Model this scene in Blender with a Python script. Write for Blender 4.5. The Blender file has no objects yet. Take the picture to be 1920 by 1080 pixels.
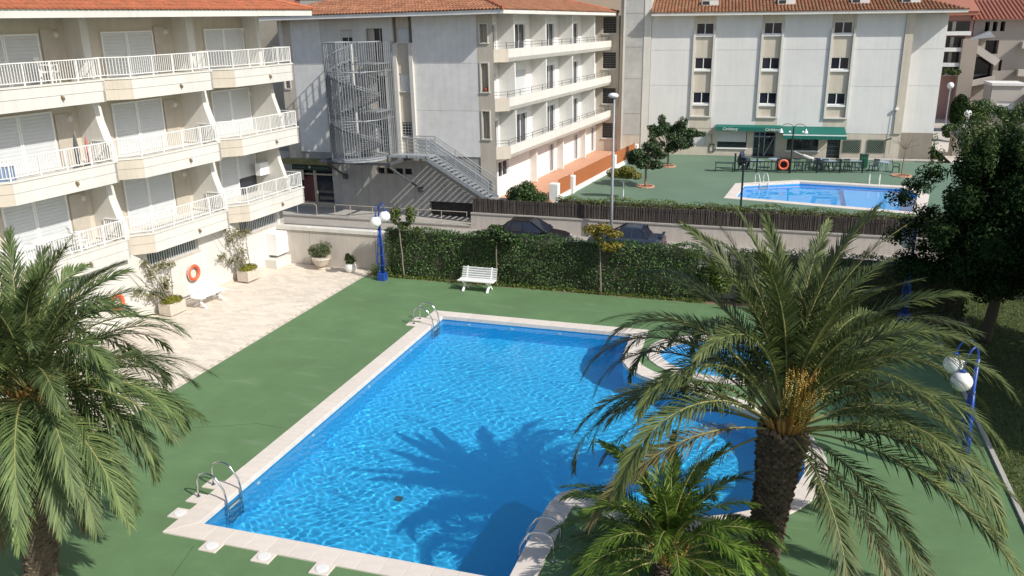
import bpy, bmesh, math, random
import numpy as np
from mathutils import Vector, Matrix

PI = math.pi
rad = math.radians
SC = bpy.context.scene
COL = SC.collection
random.seed(7)
RNG = np.random.default_rng(7)

# ------------------------------------------------------------------ camera
f_px, pitch, roll, yaw = 1599.5, rad(17.207), rad(-0.601), rad(-17.513)
fwd = Vector((math.sin(yaw) * math.cos(pitch), math.cos(yaw) * math.cos(pitch), -math.sin(pitch)))
rt0 = Vector((math.cos(yaw), -math.sin(yaw), 0))
up0 = rt0.cross(fwd)
rt = rt0 * math.cos(roll) + up0 * math.sin(roll)
up = -rt0 * math.sin(roll) + up0 * math.cos(roll)
cam = bpy.data.cameras.new('camera')
cam.sensor_width = 36.0
cam.lens = f_px / 1920 * 36.0
cam.clip_start = 0.1
cam.clip_end = 5000
camo = bpy.data.objects.new('camera', cam)
COL.objects.link(camo)
camo.matrix_world = Matrix(((rt.x, up.x, -fwd.x, 0), (rt.y, up.y, -fwd.y, 0), (rt.z, up.z, -fwd.z, 10.5), (0, 0, 0, 1)))
SC.camera = camo

# ------------------------------------------------------------------ light
SUN_EL = 40.5
SUN_XY = (0.93, -0.368)
world = bpy.data.worlds.new('World')
SC.world = world
world.use_nodes = True
wn = world.node_tree
sky = wn.nodes.new('ShaderNodeTexSky')
sky.sky_type = 'NISHITA'
sky.sun_disc = False
sky.sun_elevation = rad(SUN_EL)
sky.sun_rotation = rad(111.6)
sky.air_density = 1.0
sky.dust_density = 1.5
wn.links.new(sky.outputs[0], wn.nodes['Background'].inputs[0])
wn.nodes['Background'].inputs[1].default_value = 0.140
sun = bpy.data.lights.new('sun', 'SUN')
sun.energy = 4.7
sun.angle = rad(0.5)
sun.color = (1.0, 0.965, 0.90)
sun.cycles.is_caustics_light = True
suno = bpy.data.objects.new('sun', sun)
COL.objects.link(suno)
suno.location = (30, -20, 40)
sd = Vector((SUN_XY[0] * math.cos(rad(SUN_EL)), SUN_XY[1] * math.cos(rad(SUN_EL)), math.sin(rad(SUN_EL))))
suno.rotation_mode = 'QUATERNION'
suno.rotation_quaternion = sd.to_track_quat('Z', 'Y')
SC.view_settings.view_transform = 'Standard'
SC.view_settings.look = 'None'
SC.view_settings.gamma = 1.0
SC.view_settings.use_curve_mapping = False
SC.view_settings.exposure = 0.0
SC.cycles.use_denoising = True
SC.cycles.max_bounces = 8
SC.cycles.transparent_max_bounces = 16
SC.cycles.sample_clamp_indirect = 6.0

# ------------------------------------------------------------------ materials
MATS = {}


def mat(name, col, rough=0.8, var=0.10, scale=3.0, bump=0.0, bscale=40.0, metal=0.0, trans=0.0,
        island=0.0, objrand=0.0, spec=None, streak=0.0, stain=0.0, stretch=None, hue=None, emit=None):
    """Procedural principled material: base colour with noise variation, optional bump, per-piece variation."""
    if name in MATS:
        return MATS[name]
    m = bpy.data.materials.new(name)
    m.use_nodes = True
    nt = m.node_tree
    N, Lk = nt.nodes, nt.links
    b = N['Principled BSDF']
    b.inputs['Roughness'].default_value = rough
    b.inputs['Metallic'].default_value = metal
    if spec is not None:
        b.inputs['Specular IOR Level'].default_value = spec
    tc = N.new('ShaderNodeTexCoord')
    src = tc.outputs['Object']
    if stretch:
        mp = N.new('ShaderNodeMapping')
        mp.inputs['Scale'].default_value = stretch
        Lk.new(src, mp.inputs[0])
        src = mp.outputs[0]
    nz = N.new('ShaderNodeTexNoise')
    nz.inputs['Scale'].default_value = scale
    nz.inputs['Detail'].default_value = 6
    nz.inputs['Roughness'].default_value = 0.6
    Lk.new(src, nz.inputs['Vector'])
    rmp = N.new('ShaderNodeMapRange')
    rmp.inputs[1].default_value = 0.3
    rmp.inputs[2].default_value = 0.7
    rmp.inputs[3].default_value = 1 - var
    rmp.inputs[4].default_value = 1 + var
    Lk.new(nz.outputs[0], rmp.inputs[0])
    val = rmp.outputs[0]

    def mul(a, c):
        q = N.new('ShaderNodeMath')
        q.operation = 'MULTIPLY'
        Lk.new(a, q.inputs[0])
        Lk.new(c, q.inputs[1])
        return q.outputs[0]

    def rng(sock, lo, hi):
        q = N.new('ShaderNodeMapRange')
        q.inputs[3].default_value = lo
        q.inputs[4].default_value = hi
        Lk.new(sock, q.inputs[0])
        return q.outputs[0]
    if stain:
        n2 = N.new('ShaderNodeTexNoise')
        n2.inputs['Scale'].default_value = scale * 0.22
        n2.inputs['Detail'].default_value = 8
        n2.inputs['Roughness'].default_value = 0.7
        Lk.new(src, n2.inputs['Vector'])
        q = N.new('ShaderNodeMapRange')
        q.inputs[1].default_value = 0.35
        q.inputs[2].default_value = 0.65
        q.inputs[3].default_value = 1 - stain
        q.inputs[4].default_value = 1 + stain * 0.4
        Lk.new(n2.outputs[0], q.inputs[0])
        val = mul(val, q.outputs[0])
    if streak:
        mp2 = N.new('ShaderNodeMapping')
        mp2.inputs['Scale'].default_value = (2.6, 2.6, 0.16)
        Lk.new(tc.outputs['Object'], mp2.inputs[0])
        n4 = N.new('ShaderNodeTexNoise')
        n4.inputs['Scale'].default_value = 1.6
        n4.inputs['Detail'].default_value = 7
        n4.inputs['Roughness'].default_value = 0.65
        Lk.new(mp2.outputs[0], n4.inputs['Vector'])
        q = N.new('ShaderNodeMapRange')
        q.inputs[1].default_value = 0.42
        q.inputs[2].default_value = 0.70
        q.inputs[3].default_value = 1.02
        q.inputs[4].default_value = 1 - streak
        Lk.new(n4.outputs[0], q.inputs[0])
        val = mul(val, q.outputs[0])
    if island:
        g = N.new('ShaderNodeNewGeometry')
        val = mul(val, rng(g.outputs['Random Per Island'], 1 - island, 1 + island))
    if objrand:
        g = N.new('ShaderNodeObjectInfo')
        val = mul(val, rng(g.outputs['Random'], 1 - objrand, 1 + objrand))
    rgb = N.new('ShaderNodeRGB')
    rgb.outputs[0].default_value = (*col, 1)
    csrc = rgb.outputs[0]
    if hue is not None:  # second colour mixed per island
        g = N.new('ShaderNodeNewGeometry')
        mx0 = N.new('ShaderNodeMix')
        mx0.data_type = 'RGBA'
        Lk.new(g.outputs['Random Per Island'], mx0.inputs[0])
        mx0.inputs[6].default_value = (*col, 1)
        mx0.inputs[7].default_value = (*hue, 1)
        csrc = mx0.outputs[2]
    vm = N.new('ShaderNodeVectorMath')
    vm.operation = 'SCALE'
    Lk.new(csrc, vm.inputs[0])
    Lk.new(val, vm.inputs['Scale'])
    Lk.new(vm.outputs[0], b.inputs['Base Color'])
    if bump:
        n3 = N.new('ShaderNodeTexNoise')
        n3.inputs['Scale'].default_value = bscale
        n3.inputs['Detail'].default_value = 5
        Lk.new(src, n3.inputs['Vector'])
        bp = N.new('ShaderNodeBump')
        bp.inputs['Strength'].default_value = bump
        bp.inputs['Distance'].default_value = 0.02
        Lk.new(n3.outputs[0], bp.inputs['Height'])
        Lk.new(bp.outputs[0], b.inputs['Normal'])
    if trans:
        tr = N.new('ShaderNodeBsdfTranslucent')
        Lk.new(vm.outputs[0], tr.inputs[0])
        ms = N.new('ShaderNodeMixShader')
        ms.inputs[0].default_value = trans
        Lk.new(b.outputs[0], ms.inputs[1])
        Lk.new(tr.outputs[0], ms.inputs[2])
        Lk.new(ms.outputs[0], N['Material Output'].inputs[0])
    MATS[name] = m
    return m


WHITE = mat('white render', (0.74, 0.725, 0.69), 0.85, 0.04, 1.2, 0.25, 60, stain=0.05, streak=0.06)
WHITEP = mat('white paint', (0.80, 0.80, 0.78), 0.45, 0.03, 4)
CREAM = mat('cream render', (0.64, 0.615, 0.56), 0.85, 0.05, 1.0, 0.25, 50, stain=0.06, streak=0.08)
CREAMD = mat('beige render', (0.47, 0.41, 0.32), 0.88, 0.06, 1.3, 0.25, 50, stain=0.08)
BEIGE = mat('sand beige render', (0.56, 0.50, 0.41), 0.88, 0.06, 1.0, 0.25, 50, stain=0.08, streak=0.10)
GREYW = mat('rough grey white render', (0.76, 0.745, 0.71), 0.9, 0.06, 2.0, 0.5, 25, stain=0.09, streak=0.06)
GREYL = mat('weathered grey render', (0.38, 0.365, 0.34), 0.9, 0.08, 1.0, 0.3, 40, stain=0.14, streak=0.14)
SHUT = mat('shutter white', (0.56, 0.57, 0.57), 0.5, 0.03, 3)
GLASS = mat('dark window glass', (0.018, 0.022, 0.035), 0.06, 0.2, 1.5, spec=0.8)
GREENG = mat('barred window glass', (0.10, 0.14, 0.15), 0.15, 0.2, 1.5, spec=0.7)
STEEL = mat('galvanised steel', (0.34, 0.36, 0.38), 0.55, 0.12, 5, metal=0.2)
CAGE = mat('cage steel', (0.27, 0.285, 0.30), 0.6, 0.15, 5, metal=0.2)
STEELD = mat('dark steel', (0.10, 0.105, 0.11), 0.5, 0.12, 5, metal=0.3)
CHROME = mat('polished steel', (0.62, 0.63, 0.65), 0.12, 0.02, 5, metal=1.0)
TILE = mat('terracotta roof tile', (0.44, 0.155, 0.072), 0.85, 0.14, 6, 0.3, 30, island=0.22, stain=0.2, hue=(0.40, 0.12, 0.055))
TILEM = mat('sun bleached roof tile', (0.36, 0.145, 0.075), 0.88, 0.16, 5, 0.3, 30, island=0.25, stain=0.32, hue=(0.29, 0.135, 0.07))
TILEO = mat('weathered roof tile', (0.36, 0.13, 0.06), 0.9, 0.18, 5, 0.3, 30, island=0.28, stain=0.3, hue=(0.22, 0.13, 0.065))
CONC = mat('concrete', (0.40, 0.38, 0.34), 0.9, 0.08, 2.5, 0.3, 30, stain=0.12)
CONCL = mat('pale wall concrete', (0.53, 0.48, 0.42), 0.9, 0.06, 1.5, 0.3, 30, stain=0.12, streak=0.12)
COPING = mat('pool coping stone', (0.66, 0.59, 0.52), 0.75, 0.05, 5, 0.15, 60, objrand=0.035)
PAVER = mat('cream paving stone', (0.66, 0.58, 0.485), 0.85, 0.07, 6, 0.3, 50, island=0.10, objrand=0.10)
PBED = mat('paving joint mortar', (0.50, 0.44, 0.37), 0.95, 0.08, 10)
BLUE = mat('blue lamp paint', (0.012, 0.06, 0.30), 0.35, 0.06, 5)
GLOBE = mat('opal lamp globe', (0.82, 0.82, 0.80), 0.25, 0.01, 2)
ORANGE = mat('lifebuoy orange', (0.78, 0.13, 0.05), 0.5, 0.06, 8)
DGREEN = mat('dark green plastic', (0.012, 0.05, 0.035), 0.45, 0.08, 6)
NAVY = mat('dark blue plastic', (0.03, 0.045, 0.09), 0.4, 0.08, 6)
PALEBL = mat('pale blue table top', (0.30, 0.38, 0.46), 0.35, 0.05, 6)
BLACKM = mat('black green metal', (0.012, 0.02, 0.018), 0.45, 0.06, 6)
RUST = mat('rust orange fence panel', (0.36, 0.115, 0.035), 0.7, 0.08, 4)
TERR = mat('terracotta floor tile', (0.56, 0.30, 0.19), 0.75, 0.07, 4, island=0.06)
AWN = mat('green awning canvas', (0.003, 0.125, 0.095), 0.75, 0.07, 3)
CANE = mat('dark cane', (0.085, 0.07, 0.06), 0.9, 0.25, 10, island=0.4)
CANEB = mat('cane backing', (0.045, 0.038, 0.033), 0.95, 0.25, 10)
BARK = mat('grey bark', (0.22, 0.18, 0.14), 0.95, 0.2, 12, 0.5, 30)
BARKD = mat('dark bark', (0.07, 0.055, 0.04), 0.95, 0.25, 12, 0.5, 30)
PTRUNK = mat('palm trunk', (0.085, 0.062, 0.042), 0.95, 0.3, 14, 0.6, 40, island=0.35)
PSTUB = mat('palm leaf stubs', (0.13, 0.092, 0.058), 0.95, 0.3, 20, 0.5, 60, island=0.5)
RACHIS = mat('palm rachis', (0.26, 0.25, 0.09), 0.6, 0.12, 4)
PETIO = mat('palm petiole', (0.36, 0.19, 0.05), 0.6, 0.2, 5)
FRUIT = mat('palm fruit', (0.36, 0.24, 0.035), 0.5, 0.15, 12, island=0.4)
ASPH = mat('asphalt', (0.075, 0.073, 0.07), 0.95, 0.12, 6, 0.3, 80, stain=0.2)
SIDEW = mat('pavement slab', (0.36, 0.33, 0.29), 0.9, 0.08, 4, 0.2, 40, stain=0.1)
EARTH = mat('bare earth', (0.20, 0.145, 0.095), 0.98, 0.2, 5, 0.5, 30, stain=0.2)
POT = mat('pale stone pot', (0.55, 0.48, 0.40), 0.8, 0.08, 8, 0.2, 40)
POTW = mat('white glazed pot', (0.74, 0.73, 0.70), 0.4, 0.03, 8)
CREAMC = mat('folded parasol cloth', (0.72, 0.70, 0.62), 0.8, 0.05, 8)


def leafmat(name, c1, c2, trans=0.28, rough=0.45, objrand=0.12, var=0.18, scale=1.2):
    return mat(name, c1, rough, var, scale, island=0.28, hue=c2, trans=trans, objrand=objrand, spec=0.45 if rough < 0.8 else 0.1)


L_HEDGE = leafmat('hedge leaf', (0.030, 0.082, 0.017), (0.085, 0.150, 0.036), 0.2, 0.45, var=0.35, scale=2.2)
L_IVY = leafmat('ivy leaf', (0.075, 0.15, 0.022), (0.17, 0.21, 0.035))
L_BOX = leafmat('boxwood leaf', (0.075, 0.13, 0.022), (0.16, 0.19, 0.035))
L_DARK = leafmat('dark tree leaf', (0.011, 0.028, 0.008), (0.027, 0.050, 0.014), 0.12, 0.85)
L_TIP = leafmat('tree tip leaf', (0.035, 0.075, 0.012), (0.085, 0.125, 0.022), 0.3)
L_FIG = leafmat('court tree leaf', (0.022, 0.055, 0.016), (0.055, 0.095, 0.028), 0.2)
L_SHRUB = leafmat('shrub leaf', (0.020, 0.055, 0.012), (0.060, 0.105, 0.020), 0.2)
L_YEL = leafmat('yellow green leaf', (0.13, 0.16, 0.018), (0.25, 0.20, 0.03))
L_RUSTY = leafmat('yellowing leaf', (0.13, 0.17, 0.018), (0.27, 0.17, 0.025))
L_YOUNG = leafmat('young tree leaf', (0.055, 0.10, 0.02), (0.13, 0.15, 0.04))
L_OLIVE = leafmat('potted shrub leaf', (0.06, 0.11, 0.035), (0.14, 0.18, 0.07))
L_MOSS = leafmat('mound leaf', (0.17, 0.19, 0.008), (0.26, 0.24, 0.02), 0.2)
L_BOUG = leafmat('climber leaf', (0.12, 0.15, 0.04), (0.28, 0.24, 0.14))
L_PALM = leafmat('palm leaflet', (0.065, 0.100, 0.028), (0.140, 0.165, 0.048), 0.25, 0.62, objrand=0.22)
L_PALML = leafmat('palm leaflet left', (0.080, 0.135, 0.045), (0.155, 0.20, 0.065), 0.25, 0.62, objrand=0.22)
L_PALMY = leafmat('young palm leaflet', (0.065, 0.130, 0.018), (0.15, 0.23, 0.03), 0.28, 0.5, objrand=0.25)
L_PALMO = leafmat('old palm leaflet', (0.13, 0.125, 0.045), (0.24, 0.19, 0.08), 0.2, 0.6, objrand=0.2)
L_GRASS = leafmat('grass blade', (0.055, 0.085, 0.014), (0.12, 0.13, 0.025), 0.2)


# ------------------------------------------------------------------ mesh builders
def rootset(o, label=None, cat=None, group=None, kind=None):
    if label:
        o['label'] = label
    if cat:
        o['category'] = cat
    if group:
        o['group'] = group
    if kind:
        o['kind'] = kind
    return o


def thing(name, label, cat, loc=(0, 0, 0), rz=0.0, group=None):
    o = bpy.data.objects.new(name, None)
    o.empty_display_size = 0.3
    COL.objects.link(o)
    o.location = loc
    o.rotation_euler = (0, 0, rz)
    return rootset(o, label, cat, group)


def copytree(src, loc, rz=0.0, label=None, group=None, scale=None):
    r = src.copy()
    COL.objects.link(r)
    r.location = loc
    r.rotation_euler = (0, 0, rz)
    if scale:
        r.scale = (scale,) * 3
    if label:
        r['label'] = label
    if group:
        r['group'] = group
    for ch in src.children:
        c = ch.copy()
        COL.objects.link(c)
        c.parent = r
        for g in ch.children:
            d = g.copy()
            COL.objects.link(d)
            d.parent = c
    return r


def link(name, me, m=None, parent=None, loc=None, kind=None, label=None):
    o = bpy.data.objects.new(name, me)
    COL.objects.link(o)
    if m and not me.materials:
        me.materials.append(m)
    if parent is not None:
        o.parent = parent
    if loc:
        o.location = loc
    if kind:
        o['kind'] = kind
    if label:
        o['label'] = label
    return o


def mesh_np(name, V, F, smooth=False):
    V = np.asarray(V, dtype=np.float32).reshape(-1, 3)
    F = np.asarray(F, dtype=np.int32)
    k = F.shape[1]
    me = bpy.data.meshes.new(name)
    me.vertices.add(len(V))
    me.vertices.foreach_set('co', V.ravel())
    me.loops.add(F.size)
    me.loops.foreach_set('vertex_index', F.ravel())
    me.polygons.add(len(F))
    me.polygons.foreach_set('loop_start', np.arange(0, F.size, k, dtype=np.int32))
    if smooth:
        me.polygons.foreach_set('use_smooth', np.ones(len(F), dtype=bool))
    me.update()
    me.validate()
    return me


class MB:
    def __init__(s):
        s.v = []
        s.f = []

    def add(s, vs, fs):
        n = len(s.v)
        s.v += [tuple(p) for p in vs]
        s.f += [tuple(i + n for i in q) for q in fs]
        return s

    def box(s, x0, x1, y0, y1, z0, z1):
        if x0 > x1: x0, x1 = x1, x0
        if y0 > y1: y0, y1 = y1, y0
        if z0 > z1: z0, z1 = z1, z0
        return s.add([(x0, y0, z0), (x1, y0, z0), (x1, y1, z0), (x0, y1, z0), (x0, y0, z1), (x1, y0, z1), (x1, y1, z1), (x0, y1, z1)],
                     [(0, 3, 2, 1), (4, 5, 6, 7), (0, 1, 5, 4), (1, 2, 6, 5), (2, 3, 7, 6), (3, 0, 4, 7)])

    def bbox(s, x0, x1, y0, y1, z0, z1, b=0.01):
        """box with bevelled vertical and top edges"""
        return s.prism([(x0 + b, y0), (x1 - b, y0), (x1, y0 + b), (x1, y1 - b), (x1 - b, y1), (x0 + b, y1), (x0, y1 - b), (x0, y0 + b)], z0, z1, inset=b)

    def prism(s, poly, z0, z1, inset=0.0):
        n = len(poly)
        area = sum(poly[i][0] * poly[(i + 1) % n][1] - poly[(i + 1) % n][0] * poly[i][1] for i in range(n))
        if area < 0:
            poly = poly[::-1]
        if inset:
            cx = sum(p[0] for p in poly) / n
            cy = sum(p[1] for p in poly) / n
            top = []
            for x, y in poly:
                d = math.hypot(x - cx, y - cy) or 1
                top.append((x - (x - cx) / d * inset, y - (y - cy) / d * inset))
            vs = [(x, y, z0) for x, y in poly] + [(x, y, z1 - inset) for x, y in poly] + [(x, y, z1) for x, y in top]
            fs = [tuple(range(n - 1, -1, -1)), tuple(range(2 * n, 3 * n))]
            for r in (0, 1):
                fs += [(r * n + i, r * n + (i + 1) % n, (r + 1) * n + (i + 1) % n, (r + 1) * n + i) for i in range(n)]
            return s.add(vs, fs)
        vs = [(x, y, z0) for x, y in poly] + [(x, y, z1) for x, y in poly]
        fs = [tuple(range(n - 1, -1, -1)), tuple(range(n, 2 * n))] + [(i, (i + 1) % n, n + (i + 1) % n, n + i) for i in range(n)]
        return s.add(vs, fs)

    def bar(s, p0, p1, w, h=None, upv=(0, 0, 1)):
        h = w if h is None else h
        p0, p1 = Vector(p0), Vector(p1)
        d = (p1 - p0).normalized()
        u = Vector(upv)
        if abs(d.dot(u)) > 0.98:
            u = Vector((1, 0, 0))
        a = d.cross(u).normalized() * (w / 2)
        c = a.cross(d).normalized() * (h / 2)
        vs = []
        for p in (p0, p1):
            for q in (-a - c, a - c, a + c, -a + c):
                vs.append(p + q)
        return s.add(vs, [(0, 1, 2, 3), (7, 6, 5, 4), (0, 4, 5, 1), (1, 5, 6, 2), (2, 6, 7, 3), (3, 7, 4, 0)])

    def tube(s, pts, r, seg=6, closed=False, caps=True):
        pts = [Vector(p) for p in pts]
        n = len(pts)
        rs = r if isinstance(r, (list, tuple)) else [r] * n
        base = len(s.v)
        prev = None
        for i, p in enumerate(pts):
            if closed:
                d = pts[(i + 1) % n] - pts[i - 1]
            else:
                d = pts[min(i + 1, n - 1)] - pts[max(i - 1, 0)]
            d = d.normalized() if d.length > 1e-9 else Vector((0, 0, 1))
            if prev is None:
                a = d.orthogonal().normalized()
            else:
                a = (prev - d * prev.dot(d))
                a = a.normalized() if a.length > 1e-6 else d.orthogonal().normalized()
            prev = a
            c = d.cross(a)
            for k in range(seg):
                t = 2 * PI * k / seg
                s.v.append(tuple(p + (a * math.cos(t) + c * math.sin(t)) * rs[i]))
        m = n if closed else n - 1
        for i in range(m):
            j = (i + 1) % n
            for k in range(seg):
                k2 = (k + 1) % seg
                s.f.append((base + i * seg + k, base + i * seg + k2, base + j * seg + k2, base + j * seg + k))
        if caps and not closed:
            s.f.append(tuple(base + k for k in range(seg - 1, -1, -1)))
            s.f.append(tuple(base + (n - 1) * seg + k for k in range(seg)))
        return s

    def lathe(s, prof, c=(0, 0, 0), seg=12, sx=1.0, sy=1.0):
        base = len(s.v)
        for r, z in prof:
            for k in range(seg):
                t = 2 * PI * k / seg
                s.v.append((c[0] + r * math.cos(t) * sx, c[1] + r * math.sin(t) * sy, c[2] + z))
        for i in range(len(prof) - 1):
            for k in range(seg):
                k2 = (k + 1) % seg
                s.f.append((base + i * seg + k, base + i * seg + k2, base + (i + 1) * seg + k2, base + (i + 1) * seg + k))
        s.f.append(tuple(base + k for k in range(seg - 1, -1, -1)))
        s.f.append(tuple(base + (len(prof) - 1) * seg + k for k in range(seg)))
        return s

    def sphere(s, c, r, seg=16, rings=10):
        return s.lathe([(max(r * math.sin(PI * i / rings), 1e-4), -r * math.cos(PI * i / rings)) for i in range(rings + 1)], c, seg)

    def wall(s, x0, x1, z0, z1, y, holes=(), depth=0.15, axis='y', sign=1):
        """vertical front face at y with rectangular holes (xa,xb,za,zb) and their reveals going to y+depth*sign"""
        xs = sorted({x0, x1, *[h[0] for h in holes], *[h[1] for h in holes]})
        zs = sorted({z0, z1, *[h[2] for h in holes], *[h[3] for h in holes]})
        P = (lambda x, yy, z: (x, yy, z)) if axis == 'y' else (lambda x, yy, z: (yy, x, z))
        for i in range(len(xs) - 1):
            for j in range(len(zs) - 1):
                cx, cz = (xs[i] + xs[i + 1]) / 2, (zs[j] + zs[j + 1]) / 2
                if cx < x0 or cx > x1 or cz < z0 or cz > z1 or any(h[0] < cx < h[1] and h[2] < cz < h[3] for h in holes):
                    continue
                s.add([P(xs[i], y, zs[j]), P(xs[i + 1], y, zs[j]), P(xs[i + 1], y, zs[j + 1]), P(xs[i], y, zs[j + 1])], [(0, 1, 2, 3)])
        yb = y + depth * sign
        for a, b, c, d in holes:
            for q in (((a, c), (b, c)), ((b, c), (b, d)), ((b, d), (a, d)), ((a, d), (a, c))):
                (xa, za), (xb, zb) = q
                s.add([P(xa, y, za), P(xb, y, zb), P(xb, yb, zb), P(xa, yb, za)], [(0, 1, 2, 3)])
        return s

    def build(s, name, m, parent=None, smooth=False, kind=None, label=None, loc=None):
        me = bpy.data.meshes.new(name)
        me.from_pydata(s.v, [], s.f)
        if smooth:
            me.shade_smooth()
        me.update()
        return link(name, me, m, parent, loc, kind, label)


def thing1(name, mb, m, label, cat, group=None, smooth=False):
    return rootset(mb.build(name, m, smooth=smooth), label, cat, group)


def struct(name, mb, m, smooth=False):
    o = mb.build(name, m, smooth=smooth)
    o['kind'] = 'structure'
    return o


def sheet(name, outer, holes, z, m, depth=0.0, skirt=None):
    """flat polygon with holes at height z, outer edge skirted down to z-depth"""
    bm = bmesh.new()
    edges = []
    for lp in [outer] + list(holes):
        vs = [bm.verts.new((x, y, z)) for x, y in lp]
        edges += [bm.edges.new((vs[i], vs[(i + 1) % len(vs)])) for i in range(len(vs))]
    bmesh.ops.triangle_fill(bm, edges=edges, use_beauty=True)
    for fc in bm.faces:
        if fc.normal.z < 0:
            fc.normal_flip()
    if depth:
        n = len(outer)
        for i in range(n):
            a, b = outer[i], outer[(i + 1) % n]
            q = [bm.verts.new(p) for p in ((a[0], a[1], z), (b[0], b[1], z), (b[0], b[1], z - depth), (a[0], a[1], z - depth))]
            bm.faces.new(q)
    me = bpy.data.meshes.new(name)
    bm.to_mesh(me)
    bm.free()
    return link(name, me, m)


def offset_poly(poly, d):
    """offset a closed CCW polygon outwards by d (mitred)"""
    n = len(poly)
    out = []
    for i in range(n):
        p0, p1, p2 = Vector(poly[i - 1]), Vector(poly[i]), Vector(poly[(i + 1) % n])
        a = (p1 - p0).normalized()
        b = (p2 - p1).normalized()
        na, nb = Vector((a.y, -a.x)), Vector((b.y, -b.x))
        m = (na + nb)
        m = m / max(m.length_squared, 0.3) * 2
        out.append(tuple(p1 + m * d))
    return out


def leaves(C, Nn, size, asp=0.55, fold=0.25, jitter=0.35):
    """mesh arrays of folded leaves: centres C, preferred normals Nn, sizes"""
    n = len(C)
    size = np.broadcast_to(np.asarray(size, float), (n,))[:, None]
    nn = Nn + RNG.normal(0, jitter, (n, 3))
    nn /= np.linalg.norm(nn, axis=1, keepdims=True) + 1e-9
    t = RNG.normal(0, 1, (n, 3))
    t -= nn * (t * nn).sum(1, keepdims=True)
    t /= np.linalg.norm(t, axis=1, keepdims=True) + 1e-9
    s = np.cross(nn, t)
    L = size * RNG.uniform(0.7, 1.25, (n, 1))
    a = C - t * L / 2
    b = C + t * L / 2
    mid = C - t * L * 0.05
    l_ = mid + s * L * asp / 2 + nn * L * fold * 0.5
    r_ = mid - s * L * asp / 2 + nn * L * fold * 0.5
    V = np.stack([a, l_, b, r_], 1).reshape(-1, 3)
    i = np.arange(n)[:, None] * 4
    F = np.concatenate([i + np.array([[0, 2, 1]]), i + np.array([[0, 3, 2]])], 1).reshape(-1, 3)
    return V, F


def blob_points(n, blobs, shell=0.55):
    """points spread in the shells of ellipsoid blobs [(cx,cy,cz,rx,ry,rz)], returns points and outward normals"""
    w = np.array([b[3] * b[4] + b[4] * b[5] + b[3] * b[5] for b in blobs], float)
    idx = RNG.choice(len(blobs), n, p=w / w.sum())
    B = np.array(blobs, float)[idx]
    d = RNG.normal(0, 1, (n, 3))
    d /= np.linalg.norm(d, axis=1, keepdims=True)
    r = 1 - shell * RNG.uniform(0, 1, (n, 1)) ** 1.5
    P = B[:, :3] + d * B[:, 3:] * r
    return P, d


def foliage(name, n, blobs, size, m, parent=None, shell=0.6, asp=0.55, kind='stuff', bias=(0, 0, 0.3), jitter=0.6, label=None):
    P, d = blob_points(n, blobs, shell)
    V, F = leaves(P, d + np.array(bias), size, asp, 0.3, jitter)
    return link(name, mesh_np(name, V, F), m, parent, kind=kind, label=label)


# ================================================================== GROUND, ROAD, COURTS
CY0 = -6.0
T = sheet('ground', [(-1500, -400), (1500, -400), (1500, 2500), (-1500, 2500)],
          [[(-60, CY0), (-60, 33.62), (60, 33.62), (60, CY0)], [(-13.2, 46.3), (-13.2, 72), (60, 72), (60, 46.3)]], -1.30, EARTH)
T['kind'] = 'structure'
o = sheet('road', [(-200, 33.62), (200, 33.62), (200, 46.0), (-200, 46.0)], [], -1.12, ASPH)
o['kind'] = 'structure'
o = sheet('pavement', [(-60, 44.6), (60, 44.6), (60, 46.0), (-60, 46.0)], [], -1.0, SIDEW, 0.13)
o['kind'] = 'structure'
o = sheet('forecourt', [(-60, 46.26), (-13.2, 46.26), (-13.2, 49.5), (-60, 53.5)], [], -0.98, CONC)
o['kind'] = 'structure'


def smooth_corner(p0, p1, p2, r, n=5):
    p0, p1, p2 = Vector(p0), Vector(p1), Vector(p2)
    a = p1 + (p0 - p1).normalized() * r
    b = p1 + (p2 - p1).normalized() * r
    return [tuple(a.lerp(p1, t).lerp(p1.lerp(b, t), t)) for t in [i / n for i in range(n + 1)]]


def resample(poly, step):
    out = []
    n = len(poly)
    for i in range(n):
        a, b = Vector(poly[i]), Vector(poly[(i + 1) % n])
        k = max(1, int(round((b - a).length / step)))
        out += [tuple(a.lerp(b, j / k)) for j in range(k)]
    return out


# main pool water edge, clockwise then reversed
mp = [(-11.66, 13.61), (-11.67, 28.19)]
mp += [(-4.46, 28.21)]
mp += [(-4.40, 26.1), (-4.30, 25.55), (-4.02, 25.03), (-3.54, 24.57), (-2.65, 24.12), (-1.76, 23.69), (-1.17, 23.35)]
cc, cr = (-2.1, 20.15), 3.33
for k in range(23):
    t = rad(55 - (55 + 123.6) * k / 22)
    mp.append((cc[0] + cr * math.cos(t), cc[1] + cr * math.sin(t)))
mp += [(-4.24, 17.12), (-4.37, 16.65), (-4.41, 15.9), (-4.43, 13.61)]
MAIN = mp[::-1]
ec = (-1.15, 26.8)
SMALL = [(ec[0] + 2.17 * math.cos(2 * PI * k / 30), ec[1] + 1.72 * math.sin(2 * PI * k / 30)) for k in range(30)]
FAR = [(-2.47, 54.34), (7.55, 52.3), (8.49, 58.05), (7.75, 60.31), (1.45, 60.85), (-2.14, 58.8)]

PFLOOR = mat('pool basin mosaic blue', (0.030, 0.30, 0.66), 0.6, 0.10, 2.0)
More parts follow.
